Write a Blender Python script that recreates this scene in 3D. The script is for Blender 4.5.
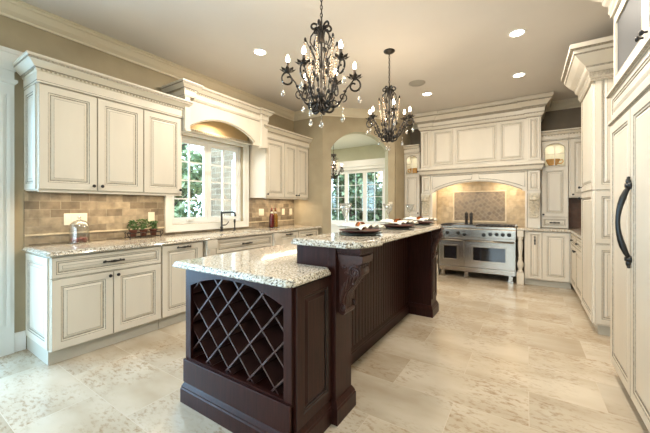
import bpy, bmesh, math, random
from math import sin, cos, pi, radians, atan2, sqrt
from mathutils import Vector, Matrix

for o in list(bpy.data.objects):
    bpy.data.objects.remove(o, do_unlink=True)
SC = bpy.context.scene
COL = SC.collection
random.seed(7)

# ------------------------------------------------------------------ camera
YAW = math.atan((527 - 325) / 310.0)
cd = bpy.data.cameras.new('camera')
cam = bpy.data.objects.new('camera', cd)
COL.objects.link(cam)
cam.location = (0, 0, 1.28)
cam.rotation_euler = (pi / 2, 0, YAW)
cd.sensor_width = 36
cd.lens = 310 / 650 * 36
cd.shift_y = -10.5 / 650
cd.clip_start = 0.05
SC.camera = cam

# ------------------------------------------------------------------ world, exposure, lights
w = bpy.data.worlds.new('world')
SC.world = w
w.use_nodes = True
bg = w.node_tree.nodes['Background']
bg.inputs[0].default_value = (0.64, 0.83, 1.0, 1)
bg.inputs[1].default_value = 4.2
SC.view_settings.view_transform = 'Standard'
SC.view_settings.look = 'None'
SC.view_settings.exposure = 0.98
SC.view_settings.gamma = 1
SC.view_settings.use_curve_mapping = False

WARM = (1.0, 0.78, 0.53)
SOFT = (1.0, 0.89, 0.75)
DAY = (0.70, 0.86, 1.0)


def area(name, loc, rot, sx, sy, watts, col, spread=pi):
    l = bpy.data.lights.new(name, 'AREA')
    l.shape = 'RECTANGLE'
    l.size = sx
    l.size_y = sy
    l.energy = watts
    l.color = col
    l.spread = spread
    o = bpy.data.objects.new(name, l)
    o.location = loc
    o.rotation_euler = rot
    COL.objects.link(o)
    return o


# area lamps just outside the glass: garden door daylight, then added rear fill
area('daylight_garden_door', (-4.15, -0.5, 1.3), (0, radians(-90), 0), 2.3, 2.1, 115, (0.28, 0.60, 1.0))
area('added_rear_fill', (-1.4, -3.55, 1.45), (radians(90), 0, 0), 3.8, 2.2, 15, (1.0, 0.96, 0.90))  # lamp added behind the camera as fill, outside a made-up window

DOWNLIGHTS = [(-2.571, 2.577), (-0.086, 3.73), (-0.091, 4.94), (-1.324, 4.985), (-2.57, 4.0),
              (-0.1, 2.4), (-1.4, 0.6), (-0.3, -1.0), (-4.9, 6.1)]  # this row is out of view: added fill, the last brightens the next room
DOWN_W = [17, 14, 5.5, 5.5, 0, 15, 4.5, 11, 38]


# ------------------------------------------------------------------ materials
def new_mat(name):
    m = bpy.data.materials.new(name)
    m.use_nodes = True
    nt = m.node_tree
    b = nt.nodes['Principled BSDF']
    return m, nt, b


def N(nt, t, **k):
    n = nt.nodes.new(t)
    for a, v in k.items():
        setattr(n, a, v)
    return n


def simple(name, col, rough=0.5, metal=0.0, noise=0.0, nscale=8, bump=0.0, bscale=60, coat=0.0, stretch=None):
    m, nt, b = new_mat(name)
    b.inputs['Base Color'].default_value = (*col, 1)
    b.inputs['Roughness'].default_value = rough
    b.inputs['Metallic'].default_value = metal
    b.inputs['Coat Weight'].default_value = coat
    tc = N(nt, 'ShaderNodeTexCoord')
    src = tc.outputs['Object']
    if stretch:
        mp = N(nt, 'ShaderNodeMapping')
        mp.inputs['Scale'].default_value = stretch
        nt.links.new(src, mp.inputs[0])
        src = mp.outputs[0]
    if noise:
        nz = N(nt, 'ShaderNodeTexNoise')
        nz.inputs['Scale'].default_value = nscale
        nz.inputs['Detail'].default_value = 5
        nt.links.new(src, nz.inputs['Vector'])
        r = N(nt, 'ShaderNodeValToRGB')
        r.color_ramp.elements[0].position = 0.3
        r.color_ramp.elements[1].position = 0.7
        r.color_ramp.elements[0].color = (*[c * (1 - noise) for c in col], 1)
        r.color_ramp.elements[1].color = (*[min(1, c * (1 + noise)) for c in col], 1)
        nt.links.new(nz.outputs[0], r.inputs[0])
        nt.links.new(r.outputs[0], b.inputs['Base Color'])
    if bump:
        nb = N(nt, 'ShaderNodeTexNoise')
        nb.inputs['Scale'].default_value = bscale
        nt.links.new(src, nb.inputs['Vector'])
        bp = N(nt, 'ShaderNodeBump')
        bp.inputs['Strength'].default_value = bump
        bp.inputs['Distance'].default_value = 0.01
        nt.links.new(nb.outputs[0], bp.inputs['Height'])
        nt.links.new(bp.outputs[0], b.inputs['Normal'])
    return m


def emis(name, col, s):
    m, nt, b = new_mat(name)
    b.inputs['Base Color'].default_value = (*col, 1)
    b.inputs['Emission Color'].default_value = (*col, 1)
    b.inputs['Emission Strength'].default_value = s
    return m


def glassy(name, tint=(1, 1, 1), refl=0.08, rough=0.02):
    m, nt, b = new_mat(name)
    out = nt.nodes['Material Output']
    tr = N(nt, 'ShaderNodeBsdfTransparent')
    tr.inputs[0].default_value = (*tint, 1)
    gl = N(nt, 'ShaderNodeBsdfGlossy')
    gl.inputs['Roughness'].default_value = rough
    mx = N(nt, 'ShaderNodeMixShader')
    lw = N(nt, 'ShaderNodeLayerWeight')
    lw.inputs[0].default_value = 0.35
    mt = N(nt, 'ShaderNodeMath', operation='MULTIPLY_ADD')
    mt.inputs[1].default_value = 0.6
    mt.inputs[2].default_value = refl
    nt.links.new(lw.outputs['Facing'], mt.inputs[0])
    nt.links.new(mt.outputs[0], mx.inputs[0])
    nt.links.new(tr.outputs[0], mx.inputs[1])
    nt.links.new(gl.outputs[0], mx.inputs[2])
    nt.links.new(mx.outputs[0], out.inputs[0])
    return m


def granite_mat():
    m, nt, b = new_mat('granite')
    g = N(nt, 'ShaderNodeNewGeometry')
    n1 = N(nt, 'ShaderNodeTexNoise')
    n1.inputs['Scale'].default_value = 85
    n1.inputs['Detail'].default_value = 4
    n2 = N(nt, 'ShaderNodeTexVoronoi')
    n2.inputs['Scale'].default_value = 150
    n3 = N(nt, 'ShaderNodeTexNoise')
    n3.inputs['Scale'].default_value = 5
    for n in (n1, n2, n3):
        nt.links.new(g.outputs['Position'], n.inputs['Vector'])
    r = N(nt, 'ShaderNodeValToRGB')
    e = r.color_ramp.elements
    e[0].position = 0.33
    e[0].color = (0.24, 0.20, 0.16, 1)
    e[1].position = 0.43
    e[1].color = (0.46, 0.39, 0.29, 1)
    x = e.new(0.52)
    x.color = (0.60, 0.55, 0.45, 1)
    x = e.new(0.64)
    x.color = (0.74, 0.72, 0.66, 1)
    nt.links.new(n1.outputs[0], r.inputs[0])
    r2 = N(nt, 'ShaderNodeValToRGB')
    r2.color_ramp.elements[0].position = 0.08
    r2.color_ramp.elements[0].color = (1, 1, 1, 1)
    r2.color_ramp.elements[1].position = 0.14
    r2.color_ramp.elements[1].color = (0, 0, 0, 1)
    sep = N(nt, 'ShaderNodeSeparateColor')
    nt.links.new(n2.outputs['Color'], sep.inputs[0])
    nt.links.new(sep.outputs[0], r2.inputs[0])
    mx = N(nt, 'ShaderNodeMix', data_type='RGBA')
    nt.links.new(r2.outputs[0], mx.inputs[0])
    nt.links.new(r.outputs[0], mx.inputs[6])
    mx.inputs[7].default_value = (0.07, 0.055, 0.05, 1)
    nt.links.new(mx.outputs[2], b.inputs['Base Color'])
    b.inputs['Roughness'].default_value = 0.08
    b.inputs['Specular IOR Level'].default_value = 0.7
    return m


def floor_mat():
    m, nt, b = new_mat('travertine')
    g = N(nt, 'ShaderNodeNewGeometry')
    mp = N(nt, 'ShaderNodeMapping')
    mp.inputs['Location'].default_value = (0.81, -0.92 + 0.41 * 20, 0)
    nt.links.new(g.outputs['Position'], mp.inputs[0])
    br = N(nt, 'ShaderNodeTexBrick')
    br.offset = 0.5
    br.inputs['Scale'].default_value = 1
    br.inputs['Brick Width'].default_value = 0.82
    br.inputs['Row Height'].default_value = 0.41
    br.inputs['Mortar Size'].default_value = 0.0022
    br.inputs['Mortar Smooth'].default_value = 0.4
    br.inputs['Color1'].default_value = (0, 0, 0, 1)
    br.inputs['Color2'].default_value = (1, 1, 1, 1)
    br.inputs['Mortar'].default_value = (0.5, 0.5, 0.5, 1)
    br.inputs['Bias'].default_value = 0
    nt.links.new(mp.outputs[0], br.inputs[0])
    # per tile shift of the veining so that streaks stop at the joints
    ml = N(nt, 'ShaderNodeVectorMath', operation='SCALE')
    ml.inputs['Scale'].default_value = 7.0
    nt.links.new(br.outputs['Color'], ml.inputs[0])
    ad = N(nt, 'ShaderNodeVectorMath', operation='ADD')
    nt.links.new(g.outputs['Position'], ad.inputs[0])
    nt.links.new(ml.outputs[0], ad.inputs[1])
    m2 = N(nt, 'ShaderNodeMapping')
    m2.inputs['Scale'].default_value = (1.5, 3.0, 1)
    m2.inputs['Rotation'].default_value = (0, 0, 0.25)
    nt.links.new(ad.outputs[0], m2.inputs[0])
    n1 = N(nt, 'ShaderNodeTexNoise')
    n1.inputs['Scale'].default_value = 1.1
    n1.inputs['Detail'].default_value = 3
    n2 = N(nt, 'ShaderNodeTexNoise')
    n2.inputs['Scale'].default_value = 14.0
    n2.inputs['Detail'].default_value = 6
    n2.inputs['Roughness'].default_value = 0.65
    nt.links.new(m2.outputs[0], n1.inputs[0])
    nt.links.new(m2.outputs[0], n2.inputs[0])
    n4 = N(nt, 'ShaderNodeTexNoise')
    n4.inputs['Scale'].default_value = 2.0
    n4.inputs['Detail'].default_value = 4
    nt.links.new(ad.outputs[0], n4.inputs[0])
    base = N(nt, 'ShaderNodeValToRGB')
    e = base.color_ramp.elements
    e[0].position = 0.3
    e[0].color = (0.47, 0.385, 0.275, 1)
    e[1].position = 0.68
    e[1].color = (0.65, 0.575, 0.46, 1)
    nt.links.new(n1.outputs[0], base.inputs[0])
    pit = N(nt, 'ShaderNodeValToRGB')
    pit.color_ramp.elements[0].position = 0.50
    pit.color_ramp.elements[0].color = (0, 0, 0, 1)
    pit.color_ramp.elements[1].position = 0.66
    pit.color_ramp.elements[1].color = (1, 1, 1, 1)
    nt.links.new(n2.outputs[0], pit.inputs[0])
    reg = N(nt, 'ShaderNodeValToRGB')
    reg.color_ramp.elements[0].position = 0.40
    reg.color_ramp.elements[1].position = 0.56
    nt.links.new(n4.outputs[0], reg.inputs[0])
    inv = N(nt, 'ShaderNodeMath', operation='MULTIPLY')
    nt.links.new(pit.outputs[0], inv.inputs[0])
    nt.links.new(reg.outputs[0], inv.inputs[1])
    iv2 = N(nt, 'ShaderNodeMath', operation='MULTIPLY')
    iv2.inputs[1].default_value = 0.8
    nt.links.new(inv.outputs[0], iv2.inputs[0])
    mx = N(nt, 'ShaderNodeMix', data_type='RGBA')
    nt.links.new(iv2.outputs[0], mx.inputs[0])
    nt.links.new(base.outputs[0], mx.inputs[6])
    mx.inputs[7].default_value = (0.31, 0.205, 0.115, 1)
    # tile tone
    tn = N(nt, 'ShaderNodeMix', data_type='RGBA', blend_type='MULTIPLY')
    tn.inputs[0].default_value = 0.13
    nt.links.new(mx.outputs[2], tn.inputs[6])
    nt.links.new(br.outputs['Color'], tn.inputs[7])
    mo = N(nt, 'ShaderNodeMix', data_type='RGBA')
    nt.links.new(br.outputs['Fac'], mo.inputs[0])
    nt.links.new(tn.outputs[2], mo.inputs[6])
    mo.inputs[7].default_value = (0.60, 0.52, 0.41, 1)
    nt.links.new(mo.outputs[2], b.inputs['Base Color'])
    b.inputs['Roughness'].default_value = 0.16
    b.inputs['Specular IOR Level'].default_value = 0.45
    return m


def tile_mat(name, axes, bw, rh, c1, c2, mort, msize=0.003, off=(0, 0), rough=0.4, rot=0.0, nz=0.35):
    m, nt, b = new_mat(name)
    g = N(nt, 'ShaderNodeNewGeometry')
    sp = N(nt, 'ShaderNodeSeparateXYZ')
    cb = N(nt, 'ShaderNodeCombineXYZ')
    nt.links.new(g.outputs['Position'], sp.inputs[0])
    nt.links.new(sp.outputs[axes[0]], cb.inputs[0])
    nt.links.new(sp.outputs[axes[1]], cb.inputs[1])
    mp = N(nt, 'ShaderNodeMapping')
    mp.inputs['Location'].default_value = (off[0], off[1], 0)
    mp.inputs['Rotation'].default_value = (0, 0, rot)
    nt.links.new(cb.outputs[0], mp.inputs[0])
    br = N(nt, 'ShaderNodeTexBrick')
    br.inputs['Scale'].default_value = 1
    br.inputs['Brick Width'].default_value = bw
    br.inputs['Row Height'].default_value = rh
    br.inputs['Mortar Size'].default_value = msize
    br.inputs['Color1'].default_value = (*c1, 1)
    br.inputs['Color2'].default_value = (*c2, 1)
    br.inputs['Mortar'].default_value = (*mort, 1)
    nt.links.new(mp.outputs[0], br.inputs[0])
    n1 = N(nt, 'ShaderNodeTexNoise')
    n1.inputs['Scale'].default_value = 14
    n1.inputs['Detail'].default_value = 5
    nt.links.new(g.outputs['Position'], n1.inputs[0])
    r = N(nt, 'ShaderNodeValToRGB')
    r.color_ramp.elements[0].position = 0.3
    r.color_ramp.elements[1].position = 0.7
    r.color_ramp.elements[0].color = (1 - nz, 1 - nz, 1 - nz, 1)
    r.color_ramp.elements[1].color = (1, 1, 1, 1)
    nt.links.new(n1.outputs[0], r.inputs[0])
    mx = N(nt, 'ShaderNodeMix', data_type='RGBA', blend_type='MULTIPLY')
    mx.inputs[0].default_value = 1
    nt.links.new(br.outputs['Color'], mx.inputs[6])
    nt.links.new(r.outputs[0], mx.inputs[7])
    nt.links.new(mx.outputs[2], b.inputs['Base Color'])
    bp = N(nt, 'ShaderNodeBump')
    bp.inputs['Strength'].default_value = 0.4
    bp.inputs['Distance'].default_value = 0.003
    bp.invert = True
    nt.links.new(br.outputs['Fac'], bp.inputs['Height'])
    nt.links.new(bp.outputs[0], b.inputs['Normal'])
    b.inputs['Roughness'].default_value = rough
    return m


CREAM = simple('antique_cream_paint', (0.71, 0.65, 0.545), 0.38, noise=0.045, nscale=5, stretch=(1, 1, 0.3))
GLAZE = simple('brown_glaze', (0.33, 0.29, 0.225), 0.5, noise=0.35, nscale=60)
BEAD = simple('glazed_bead', (0.42, 0.36, 0.26), 0.5, noise=0.3, nscale=50)
WHITE = simple('white_trim_paint', (0.83, 0.84, 0.82), 0.35)
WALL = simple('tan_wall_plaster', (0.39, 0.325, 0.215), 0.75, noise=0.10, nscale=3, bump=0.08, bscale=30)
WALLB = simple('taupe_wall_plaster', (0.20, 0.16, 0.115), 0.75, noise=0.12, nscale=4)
CEIL = simple('ceiling_paint', (0.70, 0.665, 0.625), 0.7, noise=0.035, nscale=1.3)
CROWNM = simple('cream_crown_paint', (0.70, 0.63, 0.49), 0.45)
SAGE = simple('pale_sage_wall', (0.52, 0.53, 0.40), 0.7, noise=0.06, nscale=3)
PALE = simple('pale_ceiling', (0.72, 0.76, 0.70), 0.7)
WOOD = simple('espresso_wood', (0.030, 0.0085, 0.006), 0.34, noise=0.40, nscale=5, stretch=(14, 14, 1.2), coat=0.0)
WOODD = simple('dark_wood_groove', (0.014, 0.008, 0.007), 0.4)
BLACK = simple('oil_rubbed_bronze', (0.008, 0.007, 0.006), 0.3)
IRON = simple('aged_iron', (0.028, 0.024, 0.021), 0.42, metal=0.5, noise=0.4, nscale=30)
STEEL = simple('brushed_steel', (0.40, 0.355, 0.30), 0.24, metal=1.0, noise=0.05, nscale=20, stretch=(1, 1, 12))
OVENG = simple('black_oven_glass', (0.012, 0.012, 0.014), 0.08, coat=0.5)
CASTI = simple('cast_iron_grate', (0.03, 0.03, 0.032), 0.5)
GRANITE = granite_mat()
FLOOR = floor_mat()
GLASS = glassy('window_glass', (0.97, 1.0, 0.99), 0.03)
CLEAR = glassy('clear_glass', (0.90, 0.92, 0.92), 0.13)
CRYSTAL = glassy('crystal', (0.95, 0.95, 0.93), 0.35)
BULB = emis('bulb_glow', (1.0, 0.86, 0.66), 16)
CANG = emis('downlight_glow', (1.0, 0.93, 0.80), 12)
LITWALL = simple('lit_cabinet_lining', (0.80, 0.74, 0.60), 0.6)
BRICK = tile_mat('tumbled_stone_brick', (1, 2), 0.155, 0.078, (0.46, 0.375, 0.26), (0.20, 0.155, 0.105), (0.38, 0.32, 0.23), off=(0.05, 0.0), nz=0.45)
BRICKX = tile_mat('brown_stone_brick', (0, 2), 0.155, 0.078, (0.27, 0.135, 0.075), (0.17, 0.085, 0.05), (0.2, 0.13, 0.08))
STONEX = tile_mat('tumbled_stone_tile', (0, 2), 0.105, 0.105, (0.60, 0.49, 0.32), (0.47, 0.37, 0.23), (0.48, 0.39, 0.27), nz=0.35)
DIAM = tile_mat('diamond_mosaic', (0, 2), 0.07, 0.07, (0.30, 0.235, 0.155), (0.19, 0.145, 0.10), (0.35, 0.285, 0.20), msize=.005, rot=radians(45), nz=0.3)
TRIMST = simple('stone_liner', (0.60, 0.51, 0.36), 0.45, noise=0.15, nscale=20)
PORC = simple('ivory_plastic', (0.78, 0.72, 0.58), 0.4)
HOUSEX = tile_mat('pale_stone_house_side', (0, 2), 0.34, 0.13, (0.36, 0.27, 0.19), (0.20, 0.145, 0.10), (0.42, 0.36, 0.28), msize=0.012, rough=0.9)
BARK = simple('bark', (0.05, 0.042, 0.036), 0.9, noise=0.4, nscale=10)
LAWN = simple('lawn', (0.025, 0.045, 0.018), 0.95, noise=0.4, nscale=6)
LEAFS = [simple('leaf_%s' % n, c, 0.55, noise=0.35, nscale=3) for n, c in
         (('deep', (0.045, 0.090, 0.045)), ('mid', (0.13, 0.21, 0.10)), ('pale', (0.38, 0.46, 0.27)))]
HERB = simple('herb_leaf', (0.06, 0.13, 0.03), 0.5, noise=0.3, nscale=30)
TERRA = simple('terracotta', (0.13, 0.04, 0.022), 0.6, noise=0.2, nscale=20)
REDPL = simple('oxblood_glaze', (0.065, 0.014, 0.010), 0.4, coat=0.0)
GREENPL = simple('pewter_glaze', (0.07, 0.075, 0.06), 0.5)
LINEN = simple('ivory_linen', (0.80, 0.75, 0.64), 0.85)
COPPER = simple('copper', (0.42, 0.12, 0.035), 0.25, metal=0.9)
PEPPER = simple('dark_walnut', (0.012, 0.008, 0.006), 0.3)
BREAD = simple('red_brown_fruit', (0.20, 0.05, 0.03), 0.5, noise=0.4, nscale=40)
CUPM = simple('amber_ceramic', (0.72, 0.36, 0.10), 0.25, noise=0.25, nscale=12)
REDG = simple('red_peppers_in_oil', (0.09, 0.008, 0.008), 0.12, noise=0.5, nscale=60)
YELG = simple('yellow_peppers_in_oil', (0.20, 0.10, 0.015), 0.12, noise=0.5, nscale=60)
DARKPANE = simple('dark_interior_pane', (.075, .078, .08), .5)  # stands for clear glass; the dark interior behind is put into this colour
DARKPANE.node_tree.nodes['Principled BSDF'].inputs['Specular IOR Level'].default_value = 0.08
WOODS = WOOD.node_tree.nodes['Principled BSDF']
WOODS.inputs['Specular IOR Level'].default_value = 0.22
DARKIN = simple('cabinet_shadow_lining', (0.045, 0.045, 0.048), 0.5)
SPK = simple('speaker_grille', (0.42, 0.40, 0.36), 0.6)
VEIL = glassy('amber_beads', (0.85, 0.70, 0.52), 0.25)


# ------------------------------------------------------------------ mesh builder
class MB:
    def __init__(self, mtx=None):
        self.bm = bmesh.new()
        self.M = mtx

    def v(self, p):
        return self.bm.verts.new(p)

    def f(self, vs, mi=0, smooth=False):
        try:
            fc = self.bm.faces.new(vs)
        except ValueError:
            return None
        fc.material_index = mi
        fc.smooth = smooth
        return fc

    def box(self, x0, y0, z0, x1, y1, z1, mi=0):
        P = [self.v((x, y, z)) for x in (x0, x1) for y in (y0, y1) for z in (z0, z1)]
        for q in ((0, 1, 3, 2), (4, 6, 7, 5), (0, 4, 5, 1), (2, 3, 7, 6), (0, 2, 6, 4), (1, 5, 7, 3)):
            self.f([P[i] for i in q], mi)
        return self

    def rings(self, rs, mis=0, cap0=True, cap1=True, closed=False, smooth=False):
        R = [[self.v(p) for p in r] for r in rs]
        n = len(R[0])
        m = len(R)
        for i in range(m if closed else m - 1):
            mi = mis[i] if isinstance(mis, (list, tuple)) else mis
            a, b2 = R[i], R[(i + 1) % m]
            for j in range(n):
                k = (j + 1) % n
                self.f([a[j], a[k], b2[k], b2[j]], mi, smooth)
        m0 = mis[0] if isinstance(mis, (list, tuple)) else mis
        m1 = mis[-1] if isinstance(mis, (list, tuple)) else mis
        if not closed:
            if cap0:
                self.f(R[0][::-1], m0)
            if cap1:
                self.f(R[-1], m1)
        return self

    def lathe(self, prof, c=(0, 0, 0), n=16, mi=0, smooth=True, axis='z', cap0=True, cap1=True):
        rs = []
        for r, z in prof:
            ring = []
            for i in range(n):
                a = 2 * pi * i / n
                x, y = r * cos(a), r * sin(a)
                if axis == 'z':
                    p = (c[0] + x, c[1] + y, c[2] + z)
                elif axis == 'y':
                    p = (c[0] + x, c[1] + z, c[2] + y)
                else:
                    p = (c[0] + z, c[1] + x, c[2] + y)
                ring.append(p)
            rs.append(ring)
        return self.rings(rs, mi, smooth=smooth, cap0=cap0, cap1=cap1)

    def tube(self, pts, r, n=6, mi=0, smooth=True):
        pts = [Vector(p) for p in pts]
        m = len(pts)
        rs = []
        up = Vector((0, 0, 1))
        prev = None
        for i, p in enumerate(pts):
            t = (pts[min(i + 1, m - 1)] - pts[max(i - 1, 0)])
            if t.length < 1e-9:
                t = Vector((0, 0, 1))
            t.normalize()
            if prev is None:
                a = t.cross(up)
                if a.length < 0.05:
                    a = t.cross(Vector((1, 0, 0)))
            else:
                a = prev - t * prev.dot(t)
                if a.length < 1e-6:
                    a = t.cross(up)
            a.normalize()
            prev = a
            b2 = t.cross(a)
            rr = r[i] if isinstance(r, (list, tuple)) else r
            rs.append([p + (a * cos(2 * pi * k / n) + b2 * sin(2 * pi * k / n)) * rr for k in range(n)])
        return self.rings(rs, mi, smooth=smooth)

    def prism(self, pts, y0, y1, mi=0):
        """polygon in x,z extruded along y"""
        a = [(x, y0, z) for x, z in pts]
        b2 = [(x, y1, z) for x, z in pts]
        return self.rings([a, b2], mi)

    def prismx(self, pts, x0, x1, mi=0):
        """polygon in y,z extruded along x"""
        a = [(x0, y, z) for y, z in pts]
        b2 = [(x1, y, z) for y, z in pts]
        return self.rings([a, b2], mi)

    def frame(self, outer, inner, y0, y1, mi=0):
        """plate with a hole; outer and inner loops (x,z) with matching points"""
        O0 = [(x, y0, z) for x, z in outer]
        O1 = [(x, y1, z) for x, z in outer]
        I0 = [(x, y0, z) for x, z in inner]
        I1 = [(x, y1, z) for x, z in inner]
        return self.rings([O0, O1, I1, I0], mi, closed=True)

    def panel(self, x0, z0, w, h, yb, t, st=None, glaze=True):
        """raised panel door; back at y=yb, front at y=yb-t; materials 0 base, 1 glaze"""
        s = min(w, h)
        st = st if st is not None else min(0.058, s * 0.17)
        g = 1 if glaze else 0
        P = [(0, 0, 0), (0, t - 0.003, 0), (0.002, t, g), (st, t, 0), (st + 0.005, t - 0.005, g), (st + 0.014, t - 0.006, 0),
             (st + 0.016, t - 0.012, g)]
        if s > 0.13:
            P += [(st + 0.021, t - 0.011, g), (st + 0.040, t - 0.003, 0), (st + 0.043, t - 0.003, g)]
        P = [(a_, max(b_, 0.0015 if i_ else 0), c_) for i_, (a_, b_, c_) in enumerate(P)]
        rs, ms = [], []
        for d, dep, mi in P:
            rs.append([(x0 + d, yb - dep, z0 + d), (x0 + w - d, yb - dep, z0 + d), (x0 + w - d, yb - dep, z0 + h - d), (x0 + d, yb - dep, z0 + h - d)])
            ms.append(mi)
        self.rings(rs, ms[1:] + [0])
        return self

    def sweep(self, path, prof, mi=0, smooth=False):
        """profile (d,z) pushed out to the right of an xy path, mitred"""
        n = len(path)
        rs = []
        for i in range(n):
            p = Vector(path[i][:2])
            d0 = (Vector(path[i][:2]) - Vector(path[i - 1][:2])).normalized() if i > 0 else None
            d1 = (Vector(path[i + 1][:2]) - Vector(path[i][:2])).normalized() if i < n - 1 else None
            if d0 is None:
                d0 = d1
            if d1 is None:
                d1 = d0
            n0 = Vector((d0.y, -d0.x))
            n1 = Vector((d1.y, -d1.x))
            m = (n0 + n1)
            m = m / max(0.2, m.length_squared) * 2 if m.length > 1e-6 else n0
            rs.append([(p.x + m.x * d, p.y + m.y * d, z) for d, z in prof])
        mis = mi
        R = [[self.v(q) for q in r] for r in rs]
        k = len(prof)
        for i in range(n - 1):
            for j in range(k):
                j2 = (j + 1) % k
                m_ = mi[j] if isinstance(mi, (list, tuple)) else mi
                self.f([R[i][j], R[i][j2], R[i + 1][j2], R[i + 1][j]], m_, smooth)
        self.f(R[0], 0)
        self.f(R[-1][::-1], 0)
        return self

    def beads(self, path, d, z, size=0.01, gap=0.028, mi=0):
        for i in range(len(path) - 1):
            a = Vector(path[i][:2])
            b2 = Vector(path[i + 1][:2])
            t = (b2 - a)
            L = t.length
            t.normalize()
            nr = Vector((t.y, -t.x))
            k = int(L / gap)
            for j in range(k):
                c = a + t * (gap * (j + 0.5)) + nr * d
                if abs(t.x) > 0.7:
                    self.box(c.x - size * .6, c.y - size * .5, z - size * .5, c.x + size * .6, c.y + size * .5, z + size * .5, mi)
                else:
                    self.box(c.x - size * .5, c.y - size * .6, z - size * .5, c.x + size * .5, c.y + size * .6, z + size * .5, mi)
        return self

    def ball(self, c, r, sx=1, sy=1, sz=1, mi=0, n=10):
        prof = [(r * sin(pi * i / 8) + 1e-5, -r * cos(pi * i / 8)) for i in range(9)]
        rs = []
        for rr, z in prof:
            rs.append([(c[0] + rr * cos(2 * pi * k / n) * sx, c[1] + rr * sin(2 * pi * k / n) * sy, c[2] + z * sz) for k in range(n)])
        return self.rings(rs, mi, smooth=True)

    def build(self, name, mats, parent=None, bevel=0, recalc=True):
        me = bpy.data.meshes.new(name)
        if self.M is not None:
            bmesh.ops.transform(self.bm, matrix=self.M, verts=self.bm.verts)
        if recalc:
            bmesh.ops.recalc_face_normals(self.bm, faces=self.bm.faces)
        self.bm.to_mesh(me)
        self.bm.free()
        if not isinstance(mats, (list, tuple)):
            mats = [mats]
        for m in mats:
            me.materials.append(m)
        o = bpy.data.objects.new(name, me)
        COL.objects.link(o)
        if parent is not None:
            o.parent = parent
        if bevel:
            b = o.modifiers.new('bevel', 'BEVEL')
            b.width = bevel
            b.segments = 2
            b.limit_method = 'ANGLE'
            b.angle_limit = radians(50)
        return o


def thing(name, label, cat, loc=(0, 0, 0), rotz=0, group=None):
    o = bpy.data.objects.new(name, None)
    o.empty_display_size = 0.1
    COL.objects.link(o)
    o.location = loc
    o.rotation_euler = (0, 0, rotz)
    o['label'] = label
    o['category'] = cat
    if group:
        o['group'] = group
    return o


def tag(o, label, cat, group=None, kind=None):
    o['label'] = label
    o['category'] = cat
    if group:
        o['group'] = group
    if kind:
        o['kind'] = kind
    return o


def struct(o):
    o['kind'] = 'structure'
    return o


def copy_tree(o, parent=None):
    c = o.copy()
    COL.objects.link(c)
    c.parent = parent
    for ch in [x for x in o.children]:
        copy_tree(ch, c)
    return c


def arc(xa, xb, zs, zt, n=16):
    """points from (xb,zs) over the crown zt to (xa,zs) - segmental arch"""
    w2 = (xb - xa) / 2
    h = zt - zs
    R = (w2 * w2 + h * h) / (2 * h)
    cx = (xa + xb) / 2
    cz = zt - R
    a0 = math.asin(min(1, w2 / R))
    return [(cx + R * sin(a0 - 2 * a0 * i / n), cz + R * cos(a0 - 2 * a0 * i / n)) for i in range(n + 1)]


def arched_loops(X0, X1, Z0, Z1, xa, xb, z0, zs, zt, n=16):
    """outer rectangle and arched inner opening with matching vertices"""
    A = arc(xa, xb, zs, zt, n)
    inner = [(xa, z0), (xb, z0)] + A
    outer = [(X0, Z0), (X1, Z0)]
    for i, (x, z) in enumerate(A):
        t = 1 - 2 * i / n
        outer.append(((X0 + X1) / 2 + (X1 - X0) / 2 * t, Z1))
    return outer, inner


# ================================================================== SETTING
XL, XR, YB, YN, ZC = -3.77, 1.2, 6.6, -3.2, 3.05
DX, DY = -3.10, 4.68            # where the angled wall starts
EX, EY = -2.11, 5.67            # where it ends

mb = MB()
mb.box(-7.0, YN - 0.2, -0.1, XR + 0.3, 8.3, 0)
struct(mb.build('floor', FLOOR))

# kitchen ceiling follows the angled wall
mb = MB()
poly = [(XL - .2, YN - .2), (XR + .2, YN - .2), (XR + .2, YB + .2), (EX, YB + .2), (EX, EY), (DX, DY), (XL - .2, DY)]
mb.rings([[(x, y, ZC) for x, y in poly], [(x, y, ZC + .12) for x, y in poly]])
struct(mb.build('ceiling', CEIL))

# left wall: sink window and garden door openings, built as plates in (y,z)
RL = Matrix.Translation((XL, 0, 0)) @ Matrix.Rotation(pi / 2, 4, 'Z')     # local x -> world y, local -y -> world +x


def rect_frame(mb, X0, X1, Z0, Z1, a, b2, c, d, y0, y1):
    mb.frame([(X0, Z0), (X1, Z0), (X1, Z1), (X0, Z1)], [(a, c), (b2, c), (b2, d), (a, d)], y0, y1)


WY0, WY1, WZ0, WZ1 = 2.225, 3.41, 1.04, 2.215
mb = MB(RL)
rect_frame(mb, 1.2, DY + .14, 0, ZC, WY0, WY1, WZ0, WZ1, 0, 0.18)
rect_frame(mb, YN - .2, 1.2, 0, ZC, -1.62, 0.62, 0.002, 2.30, 0, 0.18)
struct(mb.build('wall_left', WALL))

# short wall behind the far end of the run, then the angled wall with the arch
mb = MB()
pc = [(XL, DY), (DX - .0005, DY), (DX - .1030, DY + .1025), (XL, DY + .14)]
mb.rings([[(x, y, 0) for x, y in pc], [(x, y, ZC) for x, y in pc]])
struct(mb.build('wall_corner', WALL))
LD = sqrt((EX - DX) ** 2 + (EY - DY) ** 2)
MD = Matrix.Translation((DX, DY, 0)) @ Matrix.Rotation(pi / 4, 4, 'Z')
mb = MB(MD)
o_, i_ = arched_loops(0, LD, 0, ZC, 0.155, LD - 0.135, 0.001, 2.33, 2.655, 24)
mb.frame(o_, i_, 0, 0.145)
wa = struct(mb.build('wall_angled', [WALL, SAGE]))
for p in wa.data.polygons:      # the inside of the arch is painted like the next room
    c = MD.inverted() @ p.center
    if 0.15 < c.x < LD - 0.13 and 0.01 < c.y < 0.14 and c.z < 2.70:
        p.material_index = 1
mb = MB()
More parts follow.
